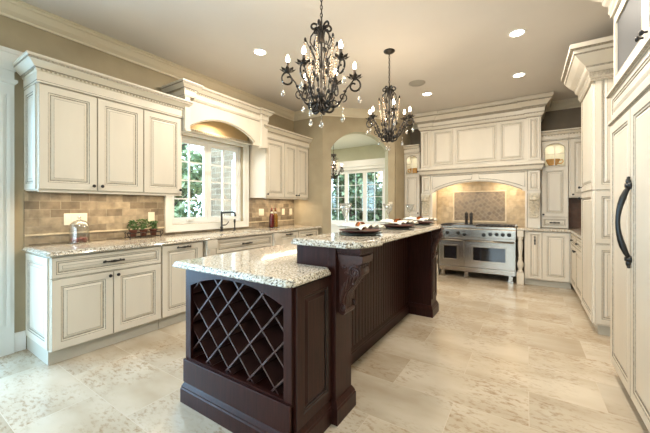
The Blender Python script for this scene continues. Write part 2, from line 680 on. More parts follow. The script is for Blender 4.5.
mb.box(EX - .14, EY + .06, 0, EX, YB + .14, ZC)
struct(mb.build('wall_niche', WALL))
mb = MB()
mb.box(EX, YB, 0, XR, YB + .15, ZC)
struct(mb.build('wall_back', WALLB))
mb = MB()
mb.box(XR, YN - .2, 0, XR + .15, YB + .15, ZC)
struct(mb.build('wall_right', WALL))
mb = MB(Matrix.Translation((0, YN, 0)))
rect_frame(mb, XL, XR, 0, ZC, -3.3, 0.5, 0.35, 2.55, -0.15, 0)
struct(mb.build('wall_rear', WALL))


def glazed(name, mtx, x0, x1, z0, z1, cols, rows, mat=WHITE, bar=0.017, fr=0.055, yb=0.0, lite_cols=1):
    """a fixed glazed unit in local x,z, with sash frames, muntins and one pane per sash"""
    mb = MB(mtx)
    rect_frame(mb, x0, x1, z0, z1, x0 + .03, x1 - .03, z0 + .03, z1 - .03, yb, yb + .09)
    root = struct(mb.build(name, mat))
    n = cols
    W = (x1 - x0 - .06) / n
    for i in range(n):
        a = x0 + .03 + W * i
        b2 = a + W
        mb = MB(mtx)
        rect_frame(mb, a + .002, b2 - .002, z0 + .031, z1 - .031, a + fr, b2 - fr, z0 + fr + .03, z1 - fr - .03, yb + .02, yb + .065)
        for k in range(1, lite_cols):
            x = a + fr + (W - 2 * fr) * k / lite_cols
            mb.box(x - bar / 2, yb + .03, z0 + fr + .03, x + bar / 2, yb + .058, z1 - fr - .03)
        for k in range(1, rows):
            z = z0 + fr + .03 + (z1 - z0 - 2 * fr - .06) * k / rows
            mb.box(a + fr, yb + .031, z - bar / 2, b2 - fr, yb + .057, z + bar / 2)
        s = mb.build('window_sash', mat, root)
        mb = MB(mtx)
        mb.box(a + fr, yb + .042, z0 + fr + .03, b2 - fr, yb + .046, z1 - fr - .03)
        mb.build('pane', GLASS, s)
    return root


win = glazed('window_1', RL, WY0 + .001, WY1 - .001, WZ0 + .001, WZ1 - .001, 2, 4, yb=.06, lite_cols=2)
mb = MB(RL)
# casing around the sink window
cw = 0.078
for a, b2, c, d in ((WY0 - cw, WY0, WZ0 - cw, WZ1 + .04), (WY1, WY1 + cw, WZ0 - cw, WZ1 + .04), (WY0, WY1, WZ0 - cw, WZ0), (WY0, WY1, WZ1, WZ1 + .04)):
    mb.box(a, -0.022, c, b2, 0, d)
mb.box(WY0 - cw - .012, -0.034, WZ0 - cw - .012, WY0 - cw + .012, 0, WZ1 + .04)
mb.box(WY1 + cw - .012, -0.034, WZ0 - cw - .012, WY1 + cw + .012, 0, WZ1 + .04)
mb.box(WY0 - cw + .012, -0.034, WZ0 - cw - .012, WY1 + cw - .012, 0, WZ0 - cw + .012)
mb.build('window_casing', simple('pale_window_casing', (0.78, 0.775, 0.72), 0.4), win)
mb = MB(RL)
for yc in ((WY0 * .75 + WY1 * .25), (WY0 * .25 + WY1 * .75)):
    mb.box(yc - .05, 0.05, WZ0 + .035, yc + .05, 0.062, WZ0 + .055)
    mb.tube([(yc - .03, .045, WZ0 + .05), (yc, .03, WZ0 + .06), (yc + .05, .03, WZ0 + .06)], .006)
mb.build('window_crank', WHITE, win)

glazed('door_1', RL, -1.619, 0.619, 0.003, 2.299, 3, 5, yb=.06, lite_cols=2)
MR = Matrix.Translation((0, YN, 0))
glazed('window_added_rear', MR, -3.299, 0.499, 0.351, 2.549, 4, 3, yb=-.12, lite_cols=2)  # unseen rear window, added to let light in behind the camera

# door casing with entablature at the near left
mb = MB(RL)
mb.box(0.622, -0.03, 0, 0.785, 0, 2.36)
for k in range(3):
    mb.box(0.645 + k * .045, -0.042, 0.25, 0.668 + k * .045, -0.03, 2.24)
mb.box(-1.80, -0.03, 0, -1.622, 0, 2.33)
mb.box(-1.62, -0.03, 2.302, 0.620, 0, 2.36)
mb.box(-1.80, -0.03, 2.36, 0.785, 0, 2.50)
mb.sweep([(-1.82, 0), (-1.82, -0.03), (0.785, -0.03), (0.785, 0)], [(0, 2.45), (0.008, 2.45), (0.012, 2.49), (0.03, 2.52), (0.05, 2.58), (0.058, 2.585), (0.058, 2.62), (0, 2.62)])
mb.sweep([(-1.82, 0), (-1.82, -0.03), (0.785, -0.03), (0.785, 0)], [(0, 2.335), (0.010, 2.34), (0.02, 2.355), (0.02, 2.375), (0, 2.38)])
struct(mb.build('trim_1', simple('cool_white_casing', (0.70, 0.70, 0.66), 0.4)))

# ceiling crown
CP = [(0, 2.915), (0.012, 2.915), (0.014, 2.935), (0.028, 2.945), (0.05, 2.962), (0.085, 3.005), (0.10, 3.012), (0.104, 3.03), (0.118, 3.034), (0.118, ZC - .001), (0, ZC - .001)]
mb = MB()
mb.sweep([(XL, YN), (XL, DY), (DX, DY), (EX, EY), (EX, YB), (XR, YB), (XR, YN), (XL, YN)], CP)
struct(mb.build('trim_2', CROWNM))
# baseboards
BP = [(0, 0.001), (0.018, 0.001), (0.018, 0.13), (0.012, 0.155), (0.006, 0.165), (0, 0.165)]
mb = MB()
mb.sweep([(XL, 0.7855), (XL, 0.862)], BP)
struct(mb.build('baseboard_left', WHITE))

# next room seen through the arch
FY = 8.1
mb = MB(Matrix.Translation((0, FY, 0)))
rect_frame(mb, -6.69, EX, 0, 3.0, -5.78, -2.70, 0.75, 2.34, 0, 0.16)
struct(mb.build('wall_far', SAGE))
MW = Matrix.Translation((-6.55, 0, 0)) @ Matrix.Rotation(pi / 2, 4, 'Z')
mb = MB(MW)
rect_frame(mb, 4.96, FY, 0, 3.0, 5.25, 7.75, 0.3, 2.40, 0, .14)
struct(mb.build('wall_far_left', SAGE))
glazed('window_added_side', MW, 5.251, 7.749, .301, 2.399, 3, 4, yb=.03, lite_cols=2)  # unseen window, added so the sky brightens the next room
# outer stone wall of the next room, seen through the sink window
mb = MB(Matrix.Translation((0, 4.825, 0)))
rect_frame(mb, -6.69, XL - .185, -.34, 3.45, -5.75, -5.0, 1.0, 2.35, 0, .13)
struct(mb.build('wall_far_front', HOUSEX))
MG = Matrix.Translation((0, 4.825, 0))
glazed('window_4', MG, -5.749, -5.001, 1.001, 2.349, 1, 4, yb=.02, lite_cols=2)
mb = MB()
mb.box(EX - .16, EY + .35, 0, EX - .145, FY, 3.0)
struct(mb.build('wall_far_right', SAGE))
mb = MB()
poly = [(-6.69, 4.96), (-3.2, 4.96), (EX - .145, 6.03), (EX - .145, FY + .16), (-6.69, FY + .16)]
mb.rings([[(x, y, 3.0) for x, y in poly], [(x, y, 3.1) for x, y in poly]])
struct(mb.build('ceiling_far', PALE))
mb = MB()
mb.box(-5.85, FY - .05, 2.34, -2.63, FY, 2.42)
mb.box(-5.85, FY - .10, 2.42, -2.63, FY, 2.60)
mb.box(-5.85, FY - .06, 0.68, -2.63, FY, 0.75)
mb.box(-5.85, FY - .02, 0.0, -2.63, FY, 0.68)
struct(mb.build('trim_3', WHITE))
MF = Matrix.Translation((0, FY, 0))
glazed('window_2', MF, -5.779, -2.701, 0.751, 2.339, 5, 4, yb=.03, lite_cols=2, fr=.062)

# backsplashes
mb = MB(RL)
t_ = 0.008
mb.box(0.853, -t_, 0.921, WY0 - cw - .014, 0, 1.405)
mb.box(WY1 + cw + .014, -t_, 0.921, DY - .002, 0, 1.405)
mb.box(WY0 - cw - .014, -t_, 0.921, WY1 + cw + .014, 0, WZ0 - cw - .013)
struct(mb.build('wall_left_tile', BRICK))
mb = MB(RL)
for a, b2 in ((0.853, WY0 - cw - .014), (WY1 + cw + .014, DY - .002)):
    mb.box(a, -0.018, 1.008, b2, -t_, 1.024)
struct(mb.build('trim_4', TRIMST))
mb = MB(RL)
mb.box(WY0 - cw, -t_, 2.257, WY1 + cw, 0, 2.62)
struct(mb.build('trim_5', simple('lamp_lit_plaster', (0.62, 0.47, 0.26), 0.6)))  # warm lamp glow behind the arch is put into this wall colour

# ================================================================== CABINETRY HELPERS
def knob(parent, x, y, z):
    """y = door face, knob points to -y"""
    mb = MB()
    mb.lathe([(0.006, 0), (0.006, -0.014), (0.013, -0.018), (0.0155, -0.026), (0.011, -0.033), (0.002, -0.035)], (x, y, z), 10, axis='y')
    return mb.build('knob', BLACK, parent)


def pull(parent, x, y, z, L=0.13, vert=False):
    mb = MB()
    pts = []
    for i in range(9):
        t = i / 8 * 2 - 1
        o = -0.030 + 0.010 * t * t
        pts.append((x, y + o, z + t * L / 2) if vert else (x + t * L / 2, y + o, z))
    mb.tube(pts, [.010, .0065, .007, .009, .012, .009, .007, .0065, .010], 8)
    for s in (-1, 1):
        c = (x, y, z + s * L * .38) if vert else (x + s * L * .38, y, z)
        mb.lathe([(0.0115, 0), (0.010, -0.005), (0.005, -0.008), (0.005, -0.024)], c, 8, axis='y')
        e = (x, y - .021, z + s * L / 2) if vert else (x + s * L / 2, y - .021, z)
        mb.ball(e, 0.0095)
    return mb.build('pull', BLACK, parent)


def door(parent, x, z, w_, h, face, knob_at=None, pull_at=None, name='door', t=0.02, mats=(None,), vert=False, pl=.13):
    mb = MB()
    mb.panel(x, z, w_, h, face, t)
    d = mb.build(name, [CREAM, GLAZE], parent)
    if knob_at:
        knob(d, knob_at[0], face - t, knob_at[1])
    if pull_at:
        pull(d, pull_at[0], face - t, pull_at[1], vert=vert, L=pl)
    return d


def side_panel(parent, x, y0, y1, z0, z1, sign, st=0.05, t=0.012, mats=None):
    """recessed end panel on the side at x, facing sign*x"""
    mb = MB(Matrix.Translation((x, 0, 0)) @ Matrix.Rotation(-pi / 2 if sign < 0 else pi / 2, 4, 'Z'))
    # local -y -> world sign*x
    a, b2 = (y0, y1)
    if sign < 0:
        X0, X1 = -b2, -a
    else:
        X0, X1 = a, b2
    mb.panel(X0, z0, X1 - X0, z1 - z0, 0, t)
    return mb.build('end_panel', mats or [CREAM, GLAZE], parent)


def carcass(name, label, cat, loc, rotz, w_, d, z0, z1, kick=0.10, group=None, kr=0.045, kx0=0.0):
    r = thing(name, label, cat, loc, rotz, group)
    mb = MB()
    mb.box(0.001, -d, z0, w_ - .001, -0.002, z1)
    mb.build('body', CREAM, r, bevel=.002)
    if kick:
        mb = MB()
        mb.box(kx0 + .001, -(d + .0) + kr, 0.001, w_ - .001, -0.01, z0 - .0005)
        mb.build('toe_kick', simple_kick, r)
    return r


simple_kick = simple('toe_kick_paint', (0.52, 0.49, 0.41), 0.5)
R90 = pi / 2
BD = 0.60      # base depth to the carcass face
CROWN_S = [(0, 0), (0.010, 0), (0.010, 0.016), (0.014, 0.02), (0.014, 0.105), (0.022, 0.112), (0.022, 0.13), (0.034, 0.14), (0.07, 0.185), (0.082, 0.192), (0.082, 0.215), (0.092, 0.222), (0.092, 0.24), (0, 0.24)]
CROWN_MI = [0, 0, 1, 0, 0, 0, 1, 0, 0, 1, 0, 0, 0, 0]


def crown(parent, path, z, sc=1.0, prof=CROWN_S, mi=CROWN_MI, bead=(0.027, 0.121), gap=.03, name='crown_molding', zs=None, bsz=.011):
    mb = MB()
    zs = zs or sc
    mb.sweep(path, [(a * sc, z + b2 * zs) for a, b2 in prof], mi)
    if bead:
        mb.beads(path, bead[0] * sc, z + bead[1] * zs, size=bsz, gap=gap, mi=2)
    return mb.build(name, [CREAM, GLAZE, BEAD], parent)


# ================================================================== LEFT RUN, BASE
CT0, CT1 = 0.88, 0.918


def lw(y):
    return (XL + .003, y, 0)


A = carcass('base_cabinet', 'cream base cabinet with two doors under a wide drawer, nearest the white casing', 'cabinet', lw(.868), R90, .885, BD, .115, CT0 - .002, kx0=0.0)
door(A, .005, .70, .875, .165, -BD, pull_at=(.44, .785), name='drawer', pl=.16)
door(A, .005, .125, .435, .565, -BD, knob_at=(.41, .655))
door(A, .445, .125, .435, .565, -BD, knob_at=(.475, .655))
side_panel(A, 0.0, -BD + .02, -.03, .13, .865, -1)
B = carcass('base_cabinet', 'cream base cabinet with one tall door handled at its top, left of the sink', 'cabinet', lw(1.757), R90, .50, BD, .115, CT0 - .002)
door(B, .004, .125, .465, .74, -BD, pull_at=(.235, .835), pl=.15)


def pilaster(yc, wd, label):
    p = thing('pilaster', label, 'pilaster', (XL + .003, yc, 0), R90, 'pilasters flanking the sink cabinet')
    mb = MB()
    mb.box(-wd / 2, -BD - .035, .115, wd / 2, -BD + .05, CT0 - .003)
    mb.box(-wd / 2 - .004, -BD - .04, .001, wd / 2 + .004, -BD + .05, .114)
    mb.build('shaft', [CREAM], p, bevel=.002)
    mb = MB()
    mb.panel(-wd / 2 + .012, .16, wd - .024, .54, -BD - .034, .012)
    mb.build('panel', [CREAM, GLAZE], p)
    mb = MB()
    mb.box(-wd / 2 - .008, -BD - .055, .80, wd / 2 + .008, -BD - .035, CT0 - .004)
    mb.box(-wd / 2 - .002, -BD - .048, .775, wd / 2 + .002, -BD - .035, .80)
    mb.prismx([(-BD - .035, .77), (-BD - .05, .77), (-BD - .045, .73), (-BD - .036, .70)], -wd * .3, wd * .3)
    mb.build('block', CREAM, p, bevel=.003)
    return p


pilaster(2.345, .125, 'cream carved pilaster block left of the sink cabinet under the granite')
pilaster(3.475, .11, 'cream carved pilaster block right of the sink cabinet under the granite')
S = carcass('sink_cabinet', 'cream sink base cabinet with one wide false drawer under the faucet', 'cabinet', lw(2.412), R90, 1.003, BD, .115, CT0 - .002)
door(S, .01, .70, .98, .165, -BD, pull_at=(.49, .785), name='drawer', pl=.16)
door(S, .01, .125, .486, .565, -BD, knob_at=(.46, .655))
door(S, .504, .125, .486, .565, -BD, knob_at=(.535, .655))
Cc = carcass('base_cabinet', 'cream narrow base cabinet with a handle at the door top, right of the sink pilaster', 'cabinet', lw(3.534), R90, .50, BD, .115, CT0 - .002)
door(Cc, .006, .125, .486, .74, -BD, pull_at=(.25, .835), pl=.15)
Dd = carcass('base_cabinet', 'cream base cabinet with a drawer over a door, last one in the window wall corner', 'cabinet', lw(4.038), R90, .60, BD, .115, CT0 - .002)
door(Dd, .006, .70, .55, .165, -BD, pull_at=(.28, .785), name='drawer', pl=.15)
door(Dd, .006, .125, .55, .565, -BD, knob_at=(.05, .655))


def slab(name, poly, z0, z1, hole=None, mat=GRANITE, parent=None):
    """stone top with a shaped edge: rings of the inset outline"""
    def inset(P, d):
        out = []
        n = len(P)
        for i in range(n):
            a, b2, c = Vector(P[i - 1]), Vector(P[i]), Vector(P[(i + 1) % n])
            d0 = (b2 - a).normalized()
            d1 = (c - b2).normalized()
            n0 = Vector((-d0.y, d0.x))
            n1 = Vector((-d1.y, d1.x))
            m = n0 + n1
            m = m / max(.3, m.length_squared) * 2
            out.append((b2.x + m.x * d, b2.y + m.y * d))
        return out
    h = z1 - z0
    prof = [(0.010, z0), (0.002, z0 + h * .12), (0.0, z0 + h * .3), (0.003, z0 + h * .5), (0.008, z0 + h * .62), (0.009, z0 + h * .75), (0.014, z0 + h * .93), (0.02, z1)]
    mb = MB()
    rr = [[(x, y, z) for x, y in inset(poly, d)] for d, z in prof]
    R = [[mb.v(p) for p in r] for r in rr]
    for i in range(len(R) - 1):
        for j in range(len(poly)):
            k = (j + 1) % len(poly)
            mb.f([R[i][j], R[i][k], R[i + 1][k], R[i + 1][j]])
    if hole is None:
        mb.f(R[-1])
        mb.f(R[0][::-1])
    else:
        for ring, z in ((R[-1], z1), (R[0], z0)):
            H_ = [mb.v((x, y, z)) for x, y in hole]
            es = []
            for L in (ring, H_):
                for j in range(len(L)):
                    k = (j + 1) % len(L)
                    e = mb.bm.edges.get((L[j], L[k])) or mb.bm.edges.new((L[j], L[k]))
                    es.append(e)
            bmesh.ops.triangle_fill(mb.bm, use_beauty=True, use_dissolve=False, edges=es)
            if z == z1:
                Ht = H_
        for j in range(len(hole)):
            k = (j + 1) % len(hole)
            mb.f([Ht[j], Ht[k], H_[k], H_[j]])
    return mb.build(name, mat, parent)


def rrect(x0, y0, x1, y1, r, n=5):
    P = []
    for cx, cy, a0 in ((x1 - r, y0 + r, -90), (x1 - r, y1 - r, 0), (x0 + r, y1 - r, 90), (x0 + r, y0 + r, 180)):
        for i in range(n + 1):
            a = radians(a0 + 90 * i / n)
            P.append((cx + r * cos(a), cy + r * sin(a)))
    return P


FX = -3.115
hole = rrect(-3.60, 2.66, -3.235, 3.32, .06)
ctl = slab('countertop', [(XL + .011, .835), (FX - .02, .835), (FX, .855), (FX, 4.677), (XL + .011, 4.677)], CT0, CT1, hole)
tag(ctl, 'long speckled cream granite countertop running under the window', 'countertop')
sk = thing('sink', 'undermount steel sink sunk in the granite below the window', 'sink', (-3.417, 2.99, .62))
mb = MB()
rs = []
for s_, z in ((0, .257), (0.01, .06), (0.04, .02), (0.1, .012)):
    rs.append([(x + 3.417, y - 2.99, z) for x, y in rrect(-3.595 + s_, 2.665 + s_, -3.24 - s_, 3.315 - s_, max(.02, .06 - s_ * .3))])
mb.rings(rs, cap0=False)
mb.build('basin', STEEL, sk, recalc=True)
mb = MB()
mb.lathe([(0.04, .013), (0.035, .018), (0.02, .016)], (0, 0, 0))
mb.build('drain', STEEL, sk)

# faucet: bridge style gooseneck plus side spray
fa = thing('faucet', 'oil rubbed bronze faucet with a long level spout behind the sink', 'faucet', (-3.66, 2.91, CT1 + .0005), 0)
mb = MB()
mb.lathe([(0.030, 0), (0.030, .008), (0.019, .014), (0.016, .05), (0.022, .055), (0.022, .065), (0.014, .07), (0.013, .25), (0.018, .255), (0.018, .27), (0.008, .285)], n=12)
mb.build('post', BLACK, fa)
mb = MB()
mb.tube([(0, 0, .262), (.05, .012, .268), (.12, .03, .272), (.18, .05, .275), (.205, .057, .262), (.212, .06, .235), (.212, .06, .215)], [.015, .014, .013, .013, .014, .015, .017], 8)
mb.build('spout', BLACK, fa)
mb = MB()
mb.tube([(0.0, .01, .085), (.03, .05, .09)], .009)
mb.tube([(.03, .05, .09), (.06, .06, .12), (.07, .065, .14)], [.007, .006, .008])
mb.build('lever', BLACK, fa)
sp = thing('side_sprayer', 'small bronze side sprayer standing right of the faucet', 'sprayer', (-3.62, 3.11, CT1 + .0005))
mb = MB()
mb.lathe([(0.024, 0), (0.024, .008), (0.014, .014), (0.012, .05)], n=12)
mb.build('base', BLACK, sp)
mb = MB()
mb.lathe([(0.009, .0505), (0.011, .10), (0.016, .14), (0.014, .165), (0.006, .17)], n=12)
mb.build('spray_head', BLACK, sp)

# ================================================================== LEFT RUN, UPPERS
UD = .33
UZ0 = 1.412


def uppers(y0, y1, splits, label, knobs, ztop, left_end=True, right_end=False, zt_crown=.24):
    L = y1 - y0
    r = thing('wall_cabinet', label, 'cabinet', (XL + .009, y0, 0), R90)
    mb = MB()
    mb.box(0, -UD, UZ0, L, -.001, ztop + .03)
    mb.build('body', CREAM, r, bevel=.002)
    xs = [0] + splits + [L]
    for i in range(len(xs) - 1):
        a, b2 = xs[i] + .004, xs[i + 1] - .004
        door(r, a, UZ0 + .012, b2 - a, ztop - UZ0 - .012, -UD, knob_at=((a + .03 if knobs[i] == 'l' else b2 - .03), UZ0 + .055))
    if left_end:
        side_panel(r, 0, -UD + .015, -.01, UZ0 + .01, ztop + .0, -1)
    if right_end:
        side_panel(r, L, -UD + .015, -.01, UZ0 + .01, ztop + .0, 1)
    mb = MB()
    mb.box(0.002, -UD - .016, UZ0 - .014, L - .002, -UD + .004, UZ0 - .0005)
    mb.build('light_rail', CREAM, r)
    crown(r, [(0, -.001), (0, -UD - .02), (L, -UD - .02), (L, -.001)], ztop + .01, zs=zt_crown / .24, sc=1.0)
    return r


uppers(.86, 2.145, [.424, .848], 'cream wall cabinet with three raised panel doors left of the window', ['r', 'l', 'r'], 2.305, zt_crown=.20)
uppers(3.54, 4.665, [.45, .785], 'cream wall cabinet with three doors between window and angled wall', ['l', 'r', 'l'], 2.335, left_end=False, zt_crown=.185)

# arched valance bridging above the window
va = thing('window_valance', 'cream arched valance with crown bridging the two wall cabinets above the window', 'valance', (XL + .009, 2.15, 0), R90)
VL = 1.385
mb = MB()
o_, i_ = arched_loops(.07, VL - .13, 2.19, 2.64, .08, VL - .235, 2.1905, 2.23, 2.405, 20)
mb.frame(o_, i_, -UD - .03, -UD + .0)
mb.build('arched_apron', CREAM, va)
for a, bw in ((.0, .069), (VL - .13, .129)):
    mb = MB()
    mb.box(a + .001, -UD - .07, 2.19, a + bw, -UD + .02, 2.655)
    mb.box(a - .006 if a else .001, -UD - .08, 2.165, a + bw + .006, -UD + .02, 2.189)
    mb.build('end_block', CREAM, va, bevel=.003)
crown(va, [(-.0, -.001), (-.0, -UD - .07), (.13, -UD - .07), (.13, -UD - .03), (VL - .13, -UD - .03), (VL - .13, -UD - .07), (VL, -UD - .07), (VL, -.001)], 2.575, sc=.8, zs=.68)
mb = MB()
pp = arc(.08, VL - .235, 2.237, 2.412, 20)
mb.tube([(x, -UD - .032, z + .004) for x, z in pp], .005, 5)
mb.tube([(.08, -UD - .032, 2.56), (VL - .14, -UD - .032, 2.56)], .004, 5)
mb.build('bead_line', BEAD, va)
mb = MB()
mb.box(.02, -.07, 2.257, VL - .02, -.009, 2.30, 0)
for i in range(46):
    mb.box(.03 + i * .029, -.08, 2.265, .045 + i * .029, -.07, 2.292, 1)
mb.build('rope_molding', [CREAM, BEAD], va)
area('valance_lamp', (XL + .16, 2.78, 2.42), (0, 0, 0), .08, .25, 2.0, WARM)

for y0, y1, e in ((.95, 2.1, 3.0), (3.62, 4.6, 2.6)):
    area('undercabinet_lamp', (XL + .20, (y0 + y1) / 2, UZ0 - .016), (0, 0, 0), .05, y1 - y0, e, WARM)

# ================================================================== OUTLETS
def outlet(loc, rotz, w_, label, n=1):
    r = thing('outlet_plate', label, 'outlet', loc, rotz, 'ivory outlet plates')
    mb = MB()
    mb.box(-w_ / 2, -.006, -.057, w_ / 2, 0, .057)
    mb.build('plate', PORC, r, bevel=.002)
    mb = MB()
    for i in range(n):
        cx = (i - (n - 1) / 2) * .046
        mb.box(cx - .016, -.009, -.033, cx + .016, -.0061, .033)
    mb.build('receptacle', PORC, r, bevel=.001)


ox = XL + .0085
outlet((ox, 1.23, 1.15), R90, .19, 'wide ivory outlet plate on stone tile behind the glass dome', 4)
outlet((ox, 1.97, 1.15), R90, .075, 'ivory outlet plate on stone tile behind the potted herbs')
outlet((ox, 3.80, 1.175), R90, .115, 'ivory double switch plate just right of the window', 2)
outlet((ox, 4.36, 1.175), R90, .075, 'ivory outlet plate beside the pepper bottles')
outlet((ox, 4.575, 1.175), R90, .075, 'ivory outlet plate closest to the tile corner')
outlet((-2.17, 5.61 - .0012, 1.30), pi / 4, .075, 'ivory light switch plate on the tan wall right of the arch')

# ================================================================== THINGS ON THE LEFT COUNTER
CX_, CY_ = -3.655, 1.225
cl = thing('glass_dome', 'clear glass cloche covering red fruit on the near end of the counter', 'cloche', (CX_, CY_, CT1 + .0005))
mb = MB()
mb.lathe([(0.085, 0), (0.092, .004), (0.095, .012), (0.088, .012), (0.084, .007), (0.001, .007)], n=24)
mb.build('dish', CLEAR, cl)
mb = MB()
mb.lathe([(0.080, .0125), (0.081, .15), (0.074, .185), (0.052, .213), (0.02, .226), (0.008, .229), (0.008, .236), (0.016, .246), (0.014, .258), (0.002, .262)], n=24, cap0=False)
mb.build('dome', CLEAR, cl)
for i, (x, y) in enumerate(((-.04, -.035), (.04, -.035), (0, .045), (-.048, .025), (.048, .025))):
    mb = MB()
    mb.ball((0, 0, 0), .024)
    mb.tube([(0, 0, .020), (.003, 0, .032)], .002, 5)
    o = mb.build('plum', BREAD)
    o.location = (CX_ + x, CY_ + y, CT1 + .032)
    tag(o, 'dark red fruit under the glass cloche on the counter', 'fruit', 'red fruit under the cloche')

rk = thing('herb_rack', 'dark scrolled iron rack holding three potted herbs on the counter', 'rack', (-3.62, 1.81, CT1 + .0005), R90)
mb = MB()
for yy in (-.055, .055):
    for z in (.02, .065):
        mb.tube([(-.175, yy, z), (.175, yy, z)], .004)
for xx in (-.165, -.055, .055, .165):
    for yy in (-.055, .055):
        mb.tube([(xx, yy, .004), (xx, yy, .08)], .0035)
    for z in (.02, .065):
        mb.tube([(xx, -.055, z), (xx, .055, z)], .0035)
for s in (-1, 1):
    mb.tube([(s * (.178 + .016 * sin(t * 1.1) * 1.0), -.055, .085 - .018 * t) for t in range(5)], .004)
    mb.ball((s * .165, -.055, .006), .006)
mb.build('wire_frame', IRON, rk)
pl = None
for i, xx in enumerate((-.11, 0, .11)):
    p = thing('potted_herb', 'small green herb in a terracotta pot, %s in the iron rack' % ('left', 'middle', 'right')[i], 'plant', (-3.62, 1.81 + xx, CT1 + .026), 0, 'potted herbs in the iron rack')
    mb = MB()
    mb.lathe([(0.028, 0), (0.038, .06), (0.043, .062), (0.043, .075), (0.036, .075), (0.03, .066)], n=14)
    mb.build('pot', TERRA, p)
    mb = MB()
    rnd = random.Random(i + 3)
    k_ = (150, 120, 100)[i]
    for j in range(k_):
        a = rnd.random() * 2 * pi
        ph = rnd.random()
        r_ = .055 * sqrt(rnd.random()) * (1 if i < 2 else .8)
        z = .078 + (.10, .11, .085)[i] * ph
        c = Vector((r_ * cos(a), r_ * sin(a), z))
        u = Vector((rnd.uniform(-1, 1), rnd.uniform(-1, 1), rnd.uniform(-.3, .8))).normalized() * .016
        v_ = u.cross(Vector((rnd.uniform(-1, 1), rnd.uniform(-1, 1), rnd.uniform(-1, 1)))).normalized() * .008
        mb.f([mb.v(c - u), mb.v(c + v_), mb.v(c + u), mb.v(c - v_)])
    for j in range(8):
        a = j * .8
        mb.tube([(0, 0, .06), (.02 * cos(a), .02 * sin(a), .12), (.035 * cos(a), .035 * sin(a), .16)], .0018, 4)
    mb.build('foliage', HERB, p, recalc=False)

for i, (yy, mt, lb) in enumerate(((3.86, REDG, 'tall glass bottle packed with red peppers near the window wall corner'), (3.95, YELG, 'tall glass bottle packed with yellow and red peppers, right one of the two'))):
    b_ = thing('pepper_bottle', lb, 'bottle', (-3.58, yy, CT1 + .0005), 0, 'decorative pepper bottles on the counter')
    b_.scale = (1.08, 1.08, 1.16)
    mb = MB()
    mb.lathe([(0.036, 0), (0.040, .01), (0.040, .16), (0.03, .19), (0.014, .205), (0.013, .24), (0.016, .243), (0.016, .252), (0.004, .252)], n=14)
    mb.build('bottle_body', mt, b_)
    mb = MB()
    mb.lathe([(0.0135, .2525), (0.015, .268), (0.010, .285), (0.003, .287)], n=10)
    mb.build('stopper', BREAD, b_)
    mb = MB()
    mb.lathe([(.0145, .206), (.019, .212), (.019, .225), (.0145, .23)], n=10, cap0=False, cap1=False)
    mb.build('neck_tie', LINEN, b_)
mb = MB()
mb.tube([(0, .09 * cos(t * pi / 10), .20 + .125 * sin(t * pi / 10)) for t in range(11)], .004)
mb.tube([(0, -.09, 0.004), (0, -.09, .20)], .004)
mb.tube([(0, .09, 0.004), (0, .09, .20)], .004)
mb.tube([(.05, -.09, 0.004), (.05, .09, .004), (-.05, .09, .004), (-.05, -.09, .004), (.05, -.09, .004)], .004)
o = mb.build('bottle_caddy', IRON)
o.location = (-3.58, 3.905, CT1 + .001)
tag(o, 'arched iron caddy around the red and yellow pepper bottles', 'caddy')

# ================================================================== ISLAND
IX0, IX1, IY0, IY1 = -1.875, -.985, 1.225, 3.80
PX1 = -.945          # pier right face
isl = thing('kitchen_island', 'dark espresso kitchen island with wine lattice end and raised beadboard bar', 'island', (0, 0, 0))
WXA, WXB = IX0 + .052, IX1 - .052
# near end frame with arched lattice opening
mb = MB()
o_, i_ = arched_loops(IX0, IX1, .270, .877, WXA, WXB, .295, .768, .848, 16)
mb.frame(o_, i_, IY0 - .02, IY0)
mb.build('face_frame', WOOD, isl)
# hollow wine bay
mb = MB()
mb.box(IX0, IY0 + .0005, .12, IX0 + .02, 1.56, .877)
mb.box(IX1 - .02, IY0 + .0005, .12, IX1, 1.56, .877)
mb.box(IX0 + .02, 1.54, .12, IX1 - .02, 1.56, .877)
mb.box(IX0 + .02, IY0 + .0005, .26, IX1 - .02, 1.54, .28)
mb.box(IX0, 1.561, .12, -1.26, IY1, .877)
mb.build('body', WOOD, isl)
# egg-crate lattice of crossing boards, clipped to the bay
mb = MB()


def clipseg(px, pz, dx, dz, x0, x1, z0, z1):
    t0, t1 = -9, 9
    for p, d, a, b2 in ((px, dx, x0, x1), (pz, dz, z0, z1)):
        ta, tb = (a - p) / d, (b2 - p) / d
        if ta > tb:
            ta, tb = tb, ta
        t0, t1 = max(t0, ta), min(t1, tb)
    return (t0, t1) if t1 > t0 + .01 else None


bx0, bx1, bz0, bz1 = IX0 + .022, IX1 - .022, .282, .875
sp_ = .185
for sgn in (1, -1):
    dx, dz = cos(radians(46)), sin(radians(46)) * sgn
    for k in range(-9, 12):
        px = (bx0 + bx1) / 2 + k * sp_ + .03
        q = clipseg(px, .60, dx, dz, bx0, bx1, bz0, bz1)
        if not q:
            continue
        nx, nz = -dz * .005, dx * .005
        a = (px + dx * q[0], .60 + dz * q[0])
        b2 = (px + dx * q[1], .60 + dz * q[1])
        pts = [(a[0] + nx, a[1] + nz), (b2[0] + nx, b2[1] + nz), (b2[0] - nx, b2[1] - nz), (a[0] - nx, a[1] - nz)]
        off = .0 if sgn > 0 else .004
        mb.prism(pts, IY0 + .004 + off, 1.50)
mb.build('wine_lattice', simple('lattice_wood', (0.05, 0.022, 0.018), .3, noise=.3, nscale=8), isl)
mb = MB()
mb.box(IX0 - .006, IY0 - .036, .135, IX1 + .002, IY0 - .0205, .285)
mb.build('front_panel', WOOD, isl, bevel=.004)
